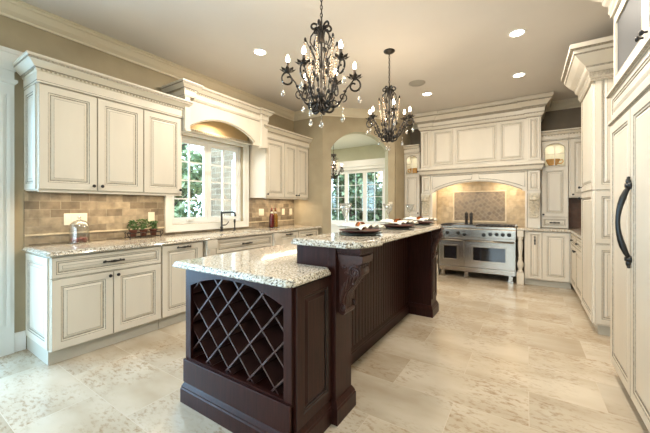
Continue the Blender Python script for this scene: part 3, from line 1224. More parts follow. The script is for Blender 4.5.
# base molding around
BM = [(0, .001), (.024, .001), (.024, .088), (.019, .096), (.019, .104), (.012, .118), (.004, .132), (0, .132)]
mb = MB()
YF = 3.66
mb.sweep([(IX0, IY1), (IX0, IY0 - .02), (IX1, IY0 - .02), (IX1, 1.568), (PX1, 1.568), (PX1, 1.755), (-1.205, 1.755), (-1.205, YF), (PX1 + .02, YF), (PX1 + .02, IY1 + .1), (IX0, IY1 + .1)], BM)
mb.build('base_molding', WOOD, isl)
mb = MB(Matrix.Translation((IX1, 0, 0)) @ Matrix.Rotation(pi / 2, 4, 'Z'))
mb.panel(IY0 + .004, .14, .35, .73, 0, .016)
mb.build('end_panel', [WOOD, WOODD], isl)
# bar wall and piers
mb = MB()
mb.box(-1.235, 1.565, .12, -1.00, 1.76, 1.033)
mb.box(-1.235, 1.76, .12, -1.205, YF, 1.033)
# beads of the boarding
y = 1.77
while y < YF - .01:
    mb.box(-1.205, y, .13, -1.197, min(y + .052, YF - .002), .985)
    y += .060
mb.box(-1.205, 1.76, .985, -1.185, YF, 1.033)
mb.build('beadboard_wall', WOOD, isl, bevel=.002)
mb = MB()
mb.box(-1.0, 1.565, .12, PX1, 1.76, 1.033)
mb.build('bar_pier', WOOD, isl, bevel=.003)
mb = MB()
mb.box(-1.235, YF, .12, PX1 + .02, IY1 + .1, 1.033)
mb.build('bar_pier', WOOD, isl, bevel=.003)
mb = MB(Matrix.Translation((PX1 + .02, 0, 0)) @ Matrix.Rotation(pi / 2, 4, 'Z'))
mb.panel(YF + .02, .20, .2, .55, 0, .012)
mb.build('pier_panel', [WOOD, WOODD], isl)


def corbel_mesh(D, Hh, W, wood=True):
    """scrolled bracket: attached at x=0 growing to +x, centred on y, top z=0"""
    mb = MB()
    out = [(0, 0), (D, 0), (D * 1.0, -.03), (D * .97, -.045 * 1)]
    for i in range(13):
        t = i / 12
        z = -.05 - (Hh - .09) * t
        u = D * (.92 - .72 * (t ** .75) + .11 * sin(t * 2 * pi * 1.0))
        out.append((u, z))
    out += [(D * .26, -Hh + .035), (D * .30, -Hh + .018), (D * .22, -Hh + .002), (D * .1, -Hh), (0, -Hh + .01)]
    a = [(x, -W / 2, z) for x, z in out]
    b2 = [(x, W / 2, z) for x, z in out]
    mb.rings([a, b2])
    mb.box(-.001, -W / 2 - .012, -.028, D + .012, W / 2 + .012, 0)
    mb.box(-.001, -W / 2 - .006, -.042, D + .006, W / 2 + .006, -.028)
    # volutes on both cheeks, leaf ribs on the cheeks and the front
    for s in (-1, 1):
        yy = s * (W / 2 + .002)
        c = (D * .72, -.095)
        pts = []
        for i in range(26):
            a_ = i * .5
            r_ = .038 * (1 - i / 30)
            pts.append((c[0] + r_ * cos(a_ + 1), yy, c[1] + r_ * sin(a_ + 1)))
        mb.tube(pts, [.009 - .0002 * i for i in range(26)], 6)
        c = (D * .20, -Hh + .045)
        pts = [(c[0] + .02 * (1 - i / 20) * cos(-i * .55 + 2), yy, c[1] + .02 * (1 - i / 20) * sin(-i * .55 + 2)) for i in range(16)]
        mb.tube(pts, .007, 6)
        for k in range(5):
            t0 = .12 + .1 * k
            pts = []
            for i in range(8):
                t = t0 + i * .055
                z = -.05 - (Hh - .09) * min(t, 1)
                u = D * (.92 - .72 * (min(t, 1) ** .75) + .11 * sin(min(t, 1) * 2 * pi)) * (.86 - .13 * k + .02 * i)
                pts.append((max(.006, u), yy, z))
            mb.tube(pts, [.004, .007, .009, .009, .008, .006, .004, .003], 6)
        for k in range(4):
            mb.ball((D * (.25 + .12 * k), yy, -.075 - .03 * k), .012, 1.4, .5, .8)
    for k in range(5):
        yo = (k - 2) * W * .2
        pts = []
        for i in range(12):
            t = i / 11
            z = -.05 - (Hh - .09) * t
            u = D * (.92 - .72 * (t ** .75) + .11 * sin(t * 2 * pi)) + .003
            pts.append((u, yo * (1 - .4 * t), z))
        mb.tube(pts, [.010 - .004 * abs(k - 2) / 2] * 12, 6)
    mb.lathe([(.034, -W * .46), (.034, W * .46)], (D * .74, 0, -.095), 14, axis='y')
    return mb


CARV = simple('carved_espresso', (0.05, 0.017, 0.012), .32, noise=.3, nscale=30)
for yc, D_, zt_ in ((1.6625, .15, .990), (3.73, .10, 1.033)):
    mb = corbel_mesh(D_, .36, .12)
    o = mb.build('corbel', CARV, isl)
    o.location = (PX1 + (0 if yc < 2 else .02) + .001, yc, zt_)
mb = MB()
mb.box(PX1, 1.575, 1.004, -.785, 1.75, 1.033)
mb.box(PX1, 1.582, .991, -.795, 1.743, 1.004)
mb.build('corbel_cap', WOOD, isl, bevel=.003)

# countertops of the island
o = slab('island_countertop', [(-1.945, 1.155), (-.985, 1.155), (-.95, 1.19), (-.95, 1.52), (-.985, 1.562), (-1.237, 1.562), (-1.237, IY1 + .15), (-1.945, IY1 + .15)], .8785, .918)
tag(o, 'lower speckled granite top of the island over the wine lattice', 'countertop')
BT0, BT1 = 1.035, 1.075
o = slab('bar_countertop', [(-1.262, 1.535), (-.86, 1.535), (-.78, 1.59), (-.738, 1.78), (-.775, 1.815), (-.775, 3.45), (-.80, 3.64), (-.875, 3.78), (-1.0, 3.92), (-1.262, 3.96)], BT0, BT1)
tag(o, 'raised speckled granite bar top carrying the place settings', 'countertop')

# place settings
SET = [(-1.01, 2.02), (-.985, 2.72), (-.99, 3.44)]
where = ('nearest', 'middle', 'farthest')
proto = None
T = BT1 + .0006
for i, (x, y) in enumerate(SET):
    if i == 0:
        mb = MB()
        mb.lathe([(.10, 0), (.105, .003), (.155, .010), (.158, .013), (.15, .013), (.10, .007), (.001, .007)], n=36)
        ch = mb.build('charger', GREENPL)
        mb = MB()
        mb.lathe([(.10, 0), (.105, .003), (.152, .016), (.156, .020), (.147, .020), (.10, .008), (.001, .008)], n=36)
        pt = mb.build('dinner_plate', REDPL)
        mb = MB()
        # napkin: gathered in the middle, fanned at both ends
        rows = []
        for a in range(21):
            u = a / 20 * 2 - 1
            half = .030 + .075 * abs(u) ** 1.1
            row = []
            for b2 in range(13):
                v_ = b2 / 12 * 2 - 1
                fold = .006 * sin(v_ * 12 + u * 2) * (0.3 + abs(u)) + .012 * (1 - abs(v_) ** 2) * (1.25 - abs(u))
                row.append(mb.v((v_ * half, u * .155, .016 + fold * 1.5 + .022 * abs(u) * (1 - .5 * abs(v_)))))
            rows.append(row)
        for a in range(20):
            for b2 in range(12):
                mb.f([rows[a][b2], rows[a + 1][b2], rows[a + 1][b2 + 1], rows[a][b2 + 1]], 0, True)
        nk = mb.build('napkin', LINEN)
        sm = nk.modifiers.new('solid', 'SOLIDIFY')
        sm.thickness = .004
        sm.offset = -1
        mb = MB()
        mb.lathe([(.025, -.020), (.030, -.022), (.027, 0), (.030, .022), (.025, .020)], (0, 0, .008), 20, axis='y', cap0=False, cap1=False)
        rg = mb.build('napkin_ring', COPPER)
        gl = thing('wine_glass', 'x', 'glass')
        mb = MB()
        mb.lathe([(.036, 0), (.034, .003), (.006, .006), (.0045, .02), (.004, .10), (.006, .112)], n=18)
        mb.build('stem', CLEAR, gl)
        mb = MB()
        mb.lathe([(.006, .1125), (.014, .125), (.036, .175), (.054, .225), (.052, .225), (.034, .176), (.012, .128), (.001, .118)], n=24)
        mb.build('bowl', CLEAR, gl)
        ks = [ch, pt, nk, rg, gl]
    else:
        ks = [copy_tree(k) for k in P0]
    if i == 0:
        P0 = ks
    hs = (0, .0135, .0275, .0525, 0)
    labs = ['pewter charger plate under the %s red plate on the bar' % where[i],
            'dark red dinner plate, %s of three on the raised bar' % where[i],
            'ivory linen napkin on the %s red plate' % where[i],
            'copper napkin ring around the %s napkin' % where[i],
            'clear stemmed glass behind the %s place setting' % where[i]]
    cats = ['plate', 'plate', 'napkin', 'napkin ring', 'glass']
    grs = ['charger plates on the bar', 'red dinner plates on the bar', 'napkins on the bar', 'napkin rings on the bar', 'stemmed glasses on the bar']
    for k, h_, lb, ct, gr in zip(ks, hs, labs, cats, grs):
        k.location = (x, y, T + h_)
        k['label'] = lb
        k['category'] = ct
        k['group'] = gr
        if ct == 'napkin':
            k.rotation_euler = (0, 0, radians(62))
        if ct == 'napkin ring':
            k.rotation_euler = (0, 0, radians(62))
        if ct == 'glass':
            k.location = (-1.18, y + (.08, .27, .24)[i], T)

# ================================================================== BACK WALL: HOOD, RANGE
HX0, HX1, HY = -1.735, .19, 6.08
hd = thing('range_hood_surround', 'large cream carved mantel hood with panels, arch and crown above the range', 'range hood', (0, 0, .92))
hz = -.92


def H(mb, name, mats, bevel=0):
    mb.M = Matrix.Translation((0, 0, hz))
    return mb.build(name, mats, hd, bevel)


BKY = YB - .012
# legs down to the counter
for a in (HX0, HX1 - .19):
    mb = MB()
    mb.box(a + .008, HY + .03, .921, a + .182, BKY, 1.87)
    H(mb, 'leg_post', CREAM, .002)
    mb = MB()
    mb.panel(a + .015, 1.53, .16, .325, HY + .03, .016)
    mb.box(a + .004, HY + .005, 1.49, a + .186, HY + .03, 1.52)
    H(mb, 'leg_panel', [CREAM, GLAZE])
    mb = corbel_mesh(.085, .40, .12)
    mb.M = None
    o = mb.build('carved_bracket', [simple('glazed_carving', (.64, .57, .44), .45, noise=.25, nscale=40)], hd)
    o.rotation_euler = (0, 0, -pi / 2)
    o.location = (a + .095, HY + .03, 1.488 + hz)
# arched apron
mb = MB()
o_, i_ = arched_loops(HX0 + .19, HX1 - .19, 1.53, 1.87, HX0 + .255, HX1 - .255, 1.5305, 1.545, 1.715, 24)
mb.frame(o_, i_, HY + .02, HY + .05)
mb.box(HX0 + .19, HY + .02, .921, HX0 + .215, HY + .05, 1.53)
mb.box(HX1 - .215, HY + .02, .921, HX1 - .19, HY + .05, 1.53)
H(mb, 'arched_apron', CREAM)
mb = MB()
A2 = arc(HX0 + .255, HX1 - .255, 1.552, 1.722, 24)
mb.tube([(x, HY + .018, z + .006) for x, z in A2], .006, 5)
cx = (HX0 + HX1) / 2
A3 = arc(HX0 + .22, HX1 - .22, 1.60, 1.765, 24)
Rr = [(x, HY + .018, z) for x, z in A3 if x > cx + .05]
Ll = [(x, HY + .018, z) for x, z in A3 if x < cx - .05]
mb.tube([Rr[-1]] + [(cx + .05, HY + .018, 1.845), (HX1 - .22, HY + .018, 1.845)] + Rr, .005, 4)
mb.tube([Ll[0], (cx - .05, HY + .018, 1.845), (HX0 + .22, HY + .018, 1.845)] + Ll[::-1], .005, 4)
H(mb, 'glaze_line', GLAZE)
# soffit box between arch and body
mb = MB()
mb.box(HX0 + .19, HY + .05, 1.80, HX1 - .19, BKY, 1.87)
H(mb, 'soffit', CREAM)
# mantel shelf
mb = MB()
MP = [(0, 1.872), (.008, 1.872), (.008, 1.885), (.018, 1.90), (.024, 1.92), (.034, 1.94), (.044, 1.965), (.044, 1.99), (.018, 2.005), (0, 2.005)]
pth = [(HX0, BKY), (HX0, HY), (HX1, HY), (HX1, BKY)]
mb.sweep(pth, MP, [0, 1, 0, 0, 0, 1, 0, 0, 0, 0])
mb.box(HX0, HY, 1.872, HX1, BKY, 2.005)
H(mb, 'mantel_shelf', [CREAM, GLAZE])
# upper body
mb = MB()
mb.box(HX0 + .01, HY + .03, 2.006, HX1 - .01, BKY, 3.0)
H(mb, 'upper_body', CREAM)
for a in (HX0, HX1 - .19):
    mb = MB()
    mb.box(a + .002, HY + .0, 2.006, a + .188, HY + .03, 2.745)
    mb.panel(a + .02, 2.03, .15, .69, HY + .0, .012)
    H(mb, 'upper_pilaster', [CREAM, GLAZE])
for a, b2 in ((-1.50, -1.15), (-1.10, -.437), (-.385, -.045)):
    mb = MB()
    mb.panel(a, 2.06, b2 - a, .635, HY + .0295, .02, st=.018)
    H(mb, 'frieze_panel', [CREAM, GLAZE])
CH = [(0, 2.72), (.012, 2.72), (.012, 2.74), (.03, 2.755), (.036, 2.79), (.045, 2.80), (.05, 2.86), (.075, 2.90), (.12, 2.955), (.135, 2.965), (.135, 2.985), (.155, 3.0), (.155, 3.046), (0, 3.046)]
CHM = [0, 1, 0, 0, 1, 0, 1, 0, 0, 1, 0, 0, 0, 0]
mb = MB()
pth = [(HX0, BKY), (HX0, HY), (HX0 + .19, HY), (HX0 + .19, HY + .03), (HX1 - .19, HY + .03), (HX1 - .19, HY), (HX1, HY), (HX1, BKY)]
mb.sweep(pth, CH, CHM)
mb.beads(pth, .047, 2.79, size=.018, gap=.04, mi=2)
mb.beads(pth, .142, 2.975, size=.018, gap=.04, mi=2)
H(mb, 'crown_molding', [CREAM, GLAZE, BEAD])

# tile inside the hood alcove
mb = MB()
mb.box(HX0 + .19, YB - .01, .921, HX1 - .19, YB, 1.80)
struct(mb.build('wall_back_tile', STONEX))
mb = MB()
mb.box(-1.21, YB - .016, 1.0, -.34, YB - .0105, 1.545)
struct(mb.build('trim_6', DIAM))
mb = MB()
rect_frame(mb, -1.235, -.315, .975, 1.57, -1.212, -.338, .998, 1.547, YB - .026, YB - .0105)
struct(mb.build('trim_7', TRIMST))
for x in (-1.25, -.3):
    area('hood_lamp', (x, 6.33, 1.79), (0, 0, 0), .2, .15, 3.0, WARM)

# ---- range
RX0, RX1, RY = -1.372, -.152, 5.96
rg_ = thing('range_cooker', 'wide stainless steel double oven range with black knobs under the carved hood', 'range', (RX0, RY, 0))
RW = RX1 - RX0
mb = MB()
mb.box(.002, .02, .13, RW - .002, .60, .90)
mb.box(.0, .0, .885, RW, .60, .92)
mb.build('body', STEEL, rg_, bevel=.003)
mb = MB()
mb.prismx([(-.03, .735), (-.03, .875), (-.005, .884), (.0195, .884), (.0195, .735)], .0, RW)
mb.build('control_panel', STEEL, rg_, bevel=.004)
mb = MB()
mb.box(0.01, .025, .115, RW - .01, .55, .129)
mb.box(0.005, .0, .125, RW - .005, .02, .20)
mb.build('kick_plate', STEEL, rg_, bevel=.003)
for x in (.035, .43, RW - .115):
    mb = MB()
    mb.box(x, .0, .001, x + .08, .08, .03)
    mb.box(x + .01, .01, .03, x + .07, .07, .1145)
    mb.build('leg', STEEL, rg_)
for a, b2, wx0, wx1 in ((.004, .436, .100, .320), (.442, RW - .004, .585, 1.070)):
    mb = MB()
    mb.box(a, -.022, .215, b2, .0195, .715)
    d = mb.build('oven_door', STEEL, rg_, bevel=.004)
    mb = MB()
    mb.box(wx0, -.0245, .335, wx1, -.0222, .565)
    mb.build('window', OVENG, d)
    mb = MB()
    rect_frame(mb, wx0 - .025, wx1 + .025, 0.31, .59, wx0, wx1, .335, .565, -.029, -.0222)
    mb.build('window_bezel', STEEL, d, bevel=.004)
    mb = MB()
    mb.tube([(a + .02, -.062, .675), (b2 - .02, -.062, .675)], .014, 12)
    for x in (a + .04, b2 - .04):
        mb.tube([(x, -.022, .675), (x, -.062, .675)], .009, 8)
    mb.build('handle', STEEL, d)
for x in (-1.213, -1.032, -.928, -.623, -.520, -.427, -.338, -.247):
    zz = .782 if x in (-.928, -.623) else .80
    mb = MB()
    mb.lathe([(.032, -.030), (.032, -.036), (.026, -.038), (.024, -.062), (.018, -.066), (.001, -.066)], (x - RX0, 0, zz), 14, axis='y')
    mb.box(x - RX0 - .004, -.068, zz - .02, x - RX0 + .004, -.064, zz + .02)
    mb.build('knob', simple('black_knob', (.012, .012, .012), .3) if x == -1.213 else bpy.data.materials['black_knob'], rg_)
mb = MB()
for x in (.02, .62, .82, 1.01):
    for i in range(4):
        mb.box(x + .02 + i * .045, .05, .936, x + .03 + i * .045, .55, .946)
    for yy in (.05, .17, .29, .42, .54):
        mb.box(x, yy, .930, x + .185, yy + .010, .940)
    mb.box(x, .05, .921, x + .01, .55, .945)
    mb.box(x + .175, .05, .921, x + .185, .55, .945)
mb.build('grate', CASTI, rg_)
mb = MB()
mb.box(.22, .04, .9205, .60, .56, .938)
mb.build('griddle', simple('griddle_steel', (.25, .25, .25), .3, metal=1), rg_)
mb = MB()
mb.box(.0, .575, .9205, RW, .60, .945)
mb.build('back_rail', STEEL, rg_)

for i, x in enumerate((-.945, -.865)):
    p = thing('pepper_mill', ('left' if i == 0 else 'right') + ' dark wooden mill standing on the back of the range', 'pepper mill', (x, RY + .32, .9386 if x < -.8 else .9386), 0, 'pair of mills on the range')
    p.location.z = .9388
    mb = MB()
    mb.lathe([(.030, 0), (.031, .01), (.026, .03), (.024, .09), (.030, .15), (.028, .165)], n=14)
    mb.build('mill_body', PEPPER, p)
    mb = MB()
    mb.lathe([(.026, .1655), (.031, .18), (.028, .21), (.012, .222), (.006, .236), (.001, .238)], n=14)
    mb.build('mill_head', PEPPER, p)

# ---- turned posts beside the range
def turned_post(x, label):
    p = thing('turned_post', label, 'post', (x, RY + .025, 0), 0, 'turned posts beside the range')
    mb = MB()
    mb.box(-.05, -.05, .001, .05, .05, .20)
    mb.build('plinth', CREAM, p, bevel=.004)
    mb = MB()
    mb.box(-.045, -.045, .78, .045, .045, .878)
    mb.build('cap_block', CREAM, p, bevel=.004)
    mb = MB()
    mb.lathe([(.040, .2005), (.042, .22), (.028, .235), (.026, .25), (.044, .30), (.048, .34), (.034, .38), (.026, .40), (.030, .42), (.030, .44), (.024, .46), (.036, .62), (.034, .70), (.026, .72), (.040, .74), (.040, .7795)], n=16)
    mb.build('baluster', CREAM, p)


turned_post(-.092, 'cream turned wooden post at the right corner of the range')
turned_post(RX0 - .06, 'cream turned wooden post at the left corner of the range')

# ---- base cabinets right of the range and round the corner
YF2 = 5.99
r = carcass('base_cabinet', 'cream base cabinet right of the range with a slim pull-out beside a full door', 'cabinet', (-.035, YB - .003, 0), 0, .60, YB - YF2 - .023, .10, CT0 - .002)
fy = -(YB - YF2 - .023)
door(r, .045, .115, .185, .75, fy, pull_at=(.14, .73), name='door', vert=True, pl=.12)
door(r, .24, .115, .34, .75, fy)
r = carcass('base_cabinet', 'cream base cabinet in the niche left of the range, behind the bar', 'cabinet', (EX + .003, YB - .003, 0), 0, .615, .59, .10, CT0 - .002)
door(r, .01, .115, .59, .57, -.59, knob_at=(.55, .65))
door(r, .01, .70, .59, .165, -.59, pull_at=(.3, .785), name='drawer')
RWF = .575     # right wall run face (world x)
PY0, PY1 = 4.05, 4.80
dR = XR - RWF - .003
L = 5.97 - PY1 - .004
r = carcass('base_cabinet', 'cream base cabinet on the right wall with knobbed drawers and doors beside the tall pantry', 'cabinet', (XR - .003, 5.965, 0), -R90, L, dR, .10, CT0 - .002)
door(r, .03, .72, .53, .145, -dR, knob_at=(.30, .79), name='drawer')
door(r, .57, .72, .56, .145, -dR, knob_at=(.85, .79), name='drawer')
door(r, .03, .115, .53, .595, -dR, knob_at=(.52, .66))
door(r, .57, .115, .56, .595, -dR, knob_at=(.61, .66))
o = slab('corner_countertop', [(RX1 + .004, 5.955), (RWF - .035, 5.955), (RWF - .035, PY1 + .004), (XR - .004, PY1 + .004), (XR - .004, YB - .012), (RX1 + .004, YB - .012)], CT0, CT1)
tag(o, 'granite countertop turning the corner right of the range', 'countertop')
o = slab('niche_countertop', [(EX + .004, 5.975), (RX0 - .004, 5.975), (RX0 - .004, YB - .012), (EX + .004, YB - .012)], CT0, CT1)
tag(o, 'short granite countertop left of the range', 'countertop')
mb = MB()
mb.box(.559, YB - .009, .921, XR - .001, YB, 1.405)
struct(mb.build('wall_back_brick', BRICKX))
BRICKY = tile_mat('brown_stone_brick_side', (1, 2), 0.155, 0.078, (0.27, 0.135, 0.075), (0.17, 0.085, 0.05), (0.2, 0.13, 0.08))
mb = MB()
mb.box(XR - .009, PY1 + .003, .921, XR, YB - .01, 1.405)
struct(mb.build('wall_right_brick', BRICKY))


# ---- glass fronted upper cabinets with lit cups
def glass_cabinet(x0, x1, yf, zb, label, ksides):
    W = x1 - x0
    D = YB - .004 - yf
    r = thing('display_cabinet', label, 'cabinet', (x0, YB - .003, 0), 0)
    f = -D
    zg0, zg1 = 1.935, 2.325
    mb = MB()
    # shell: solid below, open box above
    mb.box(0.001, f, zb, W - .001, -.001, zg0 - .02)
    mb.box(0.001, f, zg0 - .02, .018, -.001, zg1 + .03)
    mb.box(W - .018, f, zg0 - .02, W - .001, -.001, zg1 + .03)
    mb.box(.018, f, zg1 + .01, W - .018, -.001, zg1 + .03)
    mb.build('body', CREAM, r)
    mb = MB()
    mb.box(.0181, -.012, zg0 - .0195, W - .0181, -.0012, zg1 + .0095)
    mb.box(.0181, f + .001, zg0 - .0199, W - .0181, -.012, zg0 - .006)
    mb.build('lining', LITWALL, r)
    # glass door with arched opening
    mb = MB()
    st = .042
    o_, i_ = arched_loops(.006, W - .006, zg0 - .012, zg1, .006 + st, W - .006 - st, zg0 + .002, zg1 - .10, zg1 - .028, 10)
    mb.frame(o_, i_, f - .02, f - .0005)
    mb.box(W / 2 - .006, f - .016, zg0 + .002, W / 2 + .006, f - .004, zg1 - .03)
    mb.box(.048, f - .0155, zg0 + .185, W - .048, f - .0045, zg0 + .197)
    d = mb.build('glass_door', CREAM, r)
    mb = MB()
    mb.tube([(x, f - .021, z) for x, z in i_ + [i_[0]]], .004, 4)
    mb.build('glaze_line', GLAZE, d)
    mb = MB()
    o2, i2 = arched_loops(.006, W - .006, zg0 - .012, zg1, .006 + st, W - .006 - st, zg0 + .002, zg1 - .10, zg1 - .028, 10)
    mb.prism(i2, f - .0035, f - .0015)
    mb.build('pane', GLASS, d)
    kx = .03 if ksides[0] == 'l' else W - .03
    knob(d, kx, f - .02, zg0 + .03)
    if zb < 1.2:
        door(r, .006, 1.105, W - .012, zg0 - .02 - 1.11, f, knob_at=((.03 if ksides[1] == 'l' else W - .03), 1.14))
        door(r, .006, zb + .005, W - .012, 1.095 - zb - .005, f, pull_at=(W / 2, (zb + 1.1) / 2), name='drawer', pl=.12)
    else:
        door(r, .006, zb + .01, W - .012, zg0 - .02 - zb - .01, f, knob_at=((.03 if ksides[1] == 'l' else W - .03), zb + .05))
    area('display_cabinet_lamp', (x0 + W / 2, (YB + yf) / 2, zg1 + .005), (0, 0, 0), W * .6, .15, 0.42, (1, .93, .78))
    return r


def teacup(x, y, z, label, flip):
    c = thing('teacup', label, 'cup', (x, y, z), 0, 'amber cups behind cabinet glass')
    c.scale = (1.0, 1.0, 1.15)
    mb = MB()
    mb.lathe([(.03, 0), (.04, .004), (.035, .012), (.06, .03), (.082, .065), (.095, .105), (.099, .108), (.092, .108), (.078, .068), (.05, .034), (.001, .024)], n=24)
    mb.build('cup_body', CUPM, c)
    mb = MB()
    mb.tube([(flip * .088, 0, .088), (flip * .125, 0, .10), (flip * .14, 0, .075), (flip * .115, 0, .045), (flip * .07, 0, .045)], .008, 6)
    mb.build('handle', CUPM, c)


UYF = 6.27
r = glass_cabinet(.197, .556, UYF, CT1 + .002, 'tall cream counter-standing cabinet with an arched glass door right of the hood', 'll')
crown(r, [(0, -.001), (0, -(YB - UYF) - .02), (.359, -(YB - UYF) - .02)], 2.352, zs=.62, sc=.7, gap=.04, bsz=.014)
teacup(.36, 6.40, 1.9305, 'amber teacup behind the glass door right of the hood', 1)
r = glass_cabinet(EX + .004, -1.79, 6.22, CT1 + .002, 'tall cream cabinet with an arched glass door in the niche left of the hood', 'rr')
crown(r, [(0, -(YB - 6.22) - .02), (.315, -(YB - 6.22) - .02)], 2.352, zs=.62, sc=.7, gap=.04, bsz=.014)
teacup(-1.95, 6.38, 1.9305, 'amber teacup behind the glass door left of the hood', -1)
# corner upper
r = thing('wall_cabinet', 'cream corner wall cabinet above the brown brick, half hidden by the pantry', 'cabinet', (.560, YB - .003, 0), 0)
mb = MB()
mb.box(0, -(YB - UYF) + .005, UZ0, XR - .565, -.001, 2.36)
mb.build('body', CREAM, r)
door(r, .02, UZ0 + .012, .29, 2.34 - UZ0 - .012, -(YB - UYF) + .005, knob_at=(.05, UZ0 + .05))
door(r, .32, UZ0 + .012, .29, 2.34 - UZ0 - .012, -(YB - UYF) + .005, knob_at=(.60, UZ0 + .05))
crown(r, [(0, -(YB - UYF) - .02), (XR - .565, -(YB - UYF) - .02)], 2.352, zs=.62, sc=.7, gap=.04, bsz=.014)

# ================================================================== PANTRY TOWER
px_ = .565
pd = XR - px_ - .003
pt = thing('pantry_cabinet', 'tall cream pantry tower with deep crown between the corner counter and the refrigerator', 'cabinet', (XR - .003, PY1, 0), -R90)
PL = PY1 - PY0
mb = MB()
mb.box(0.001, -pd, .10, PL, -.001, 2.66)
mb.build('body', CREAM, pt)
mb = MB()
mb.box(.002, -pd + .03, .001, PL - .03, -.01, .0995)
mb.build('toe_kick', simple_kick, pt)
door(pt, .01, .11, PL - .03, 1.32, -pd, knob_at=(.05, 1.37))
door(pt, .01, 1.445, PL - .03, 1.17, -pd, knob_at=(.05, 1.50))
# end panels facing the camera
for a, b2 in ((.115, .895), (.91, 1.425), (1.44, 2.63)):
    mb = MB(Matrix.Translation((PL, 0, 0)) @ Matrix.Rotation(pi / 2, 4, 'Z'))
    mb.panel(-pd + .0, a, .615, b2 - a, 0, .014, st=.05)
    mb.build('end_panel', [CREAM, GLAZE], pt)
CPY = [(0, 0), (.014, 0), (.014, .02), (.022, .03), (.022, .07), (.04, .085), (.05, .10), (.05, .115), (.09, .15), (.125, .19), (.135, .20), (.135, .225), (.16, .235), (.16, .27), (0, .27)]
crown(pt, [(0.0, -pd - .02), (PL + .015, -pd - .02), (PL + .015, -.001)], 2.52, prof=CPY, mi=[0, 1, 0, 1, 0, 0, 1, 0, 0, 1, 0, 1, 0, 0, 0], bead=None, sc=1.2, zs=1.24)

# ================================================================== REFRIGERATOR
fx = .555
fdp = XR - fx - .003
FY0, FY1 = 1.75, 3.17
fr = thing('refrigerator', 'built-in refrigerator faced in cream raised panels with an arched black handle', 'refrigerator', (XR - .003, FY1, 0), -R90)
FL = FY1 - FY0
mb = MB()
mb.box(0, -fdp, .10, FL, -.001, 2.14)
mb.box(.10, -fdp, 2.14, FL, -.001, 2.70)
mb.build('body', CREAM, fr)
mb = MB()
mb.box(.01, -fdp + .04, .001, FL - .01, -.02, .0995)
mb.build('toe_kick', simple('dark_toe_kick', (.10, .09, .075), .5), fr)
seam = FY1 - 2.615
door(fr, .012, .105, seam - .018, 1.775, -fdp, name='door', t=.024)
dd = door(fr, seam + .0, .105, FL - seam - .01, 1.775, -fdp, name='door', t=.024)
mb = MB()
hx = seam + .02
pts = []
for i in range(13):
    t = i / 12
    pts.append((hx, -fdp - .03 - .055 * sin(pi * t) ** .8, .955 + .45 * t))
mb.tube(pts, [.010, .014, .017, .016, .014, .0125, .012, .0125, .014, .016, .017, .014, .010], 10)
for z in (.955, 1.405):
    mb.lathe([(.022, -.0005), (.020, -.012), (.013, -.02), (.013, -.03)], (hx, -fdp - .024, z), 12, axis='y')
for z, s in ((.93, -1), (1.43, 1)):
    mb.ball((hx, -fdp - .038, z), .014, .9, .9, 1.6)
    mb.ball((hx, -fdp - .036, z + s * .022), .009)
mb.build('handle', BLACK, dd)
mb = MB()
mb.panel(.012, 1.93, FL - .022, .17, -fdp, .02)
mb.build('panel', [CREAM, GLAZE], fr)
mb = MB()
mb.sweep([(0.0, -.1), (0.0, -fdp), (FL, -fdp)], [(0, 1.885), (.022, 1.89), (.034, 1.90), (.034, 1.918), (.022, 1.925), (0, 1.925)], [0, 1, 0, 1, 0, 0])
mb.sweep([(0.0, -.1), (0.0, -fdp), (FL, -fdp)], [(0, 2.104), (.026, 2.108), (.042, 2.118), (.042, 2.134), (.026, 2.14), (0, 2.14)], [0, 1, 0, 1, 0, 0])
mb.build('belt_molding', [CREAM, GLAZE], fr)
# glass doors at the top
for i, (a, b2) in enumerate(((.105, .832), (.838, FL - .01))):
    mb = MB()
    rect_frame(mb, a, b2, 2.15, 2.66, a + .065, b2 - .065, 2.215, 2.595, -fdp - .022, -fdp - .0005)
    d = mb.build('glass_door', CREAM, fr)
    mb = MB()
    mb.box(a + .065, -fdp - .012, 2.215, b2 - .065, -fdp - .008, 2.595)
    mb.build('pane', DARKPANE, d)
    mb = MB()
    for q in ((a + .061, 2.211, b2 - .061, 2.216), (a + .061, 2.594, b2 - .061, 2.599)):
        mb.box(q[0], -fdp - .0235, q[1], q[2], -fdp - .022, q[3])
    for q in ((a + .061, 2.216, a + .066, 2.594), (b2 - .066, 2.216, b2 - .061, 2.594)):
        mb.box(q[0], -fdp - .0235, q[1], q[2], -fdp - .022, q[3])
    mb.build('glaze_line', GLAZE, d)
    kx = b2 - .033 if i == 0 else a + .033
    knob(d, kx, -fdp - .022, 2.20)
crown(fr, [(0.095, -.001), (0.095, -fdp - .022), (FL, -fdp - .022)], 2.67, prof=CPY, mi=[0, 1, 0, 1, 0, 0, 1, 0, 0, 1, 0, 1, 0, 0, 0], bead=None, sc=1.1, zs=1.39)

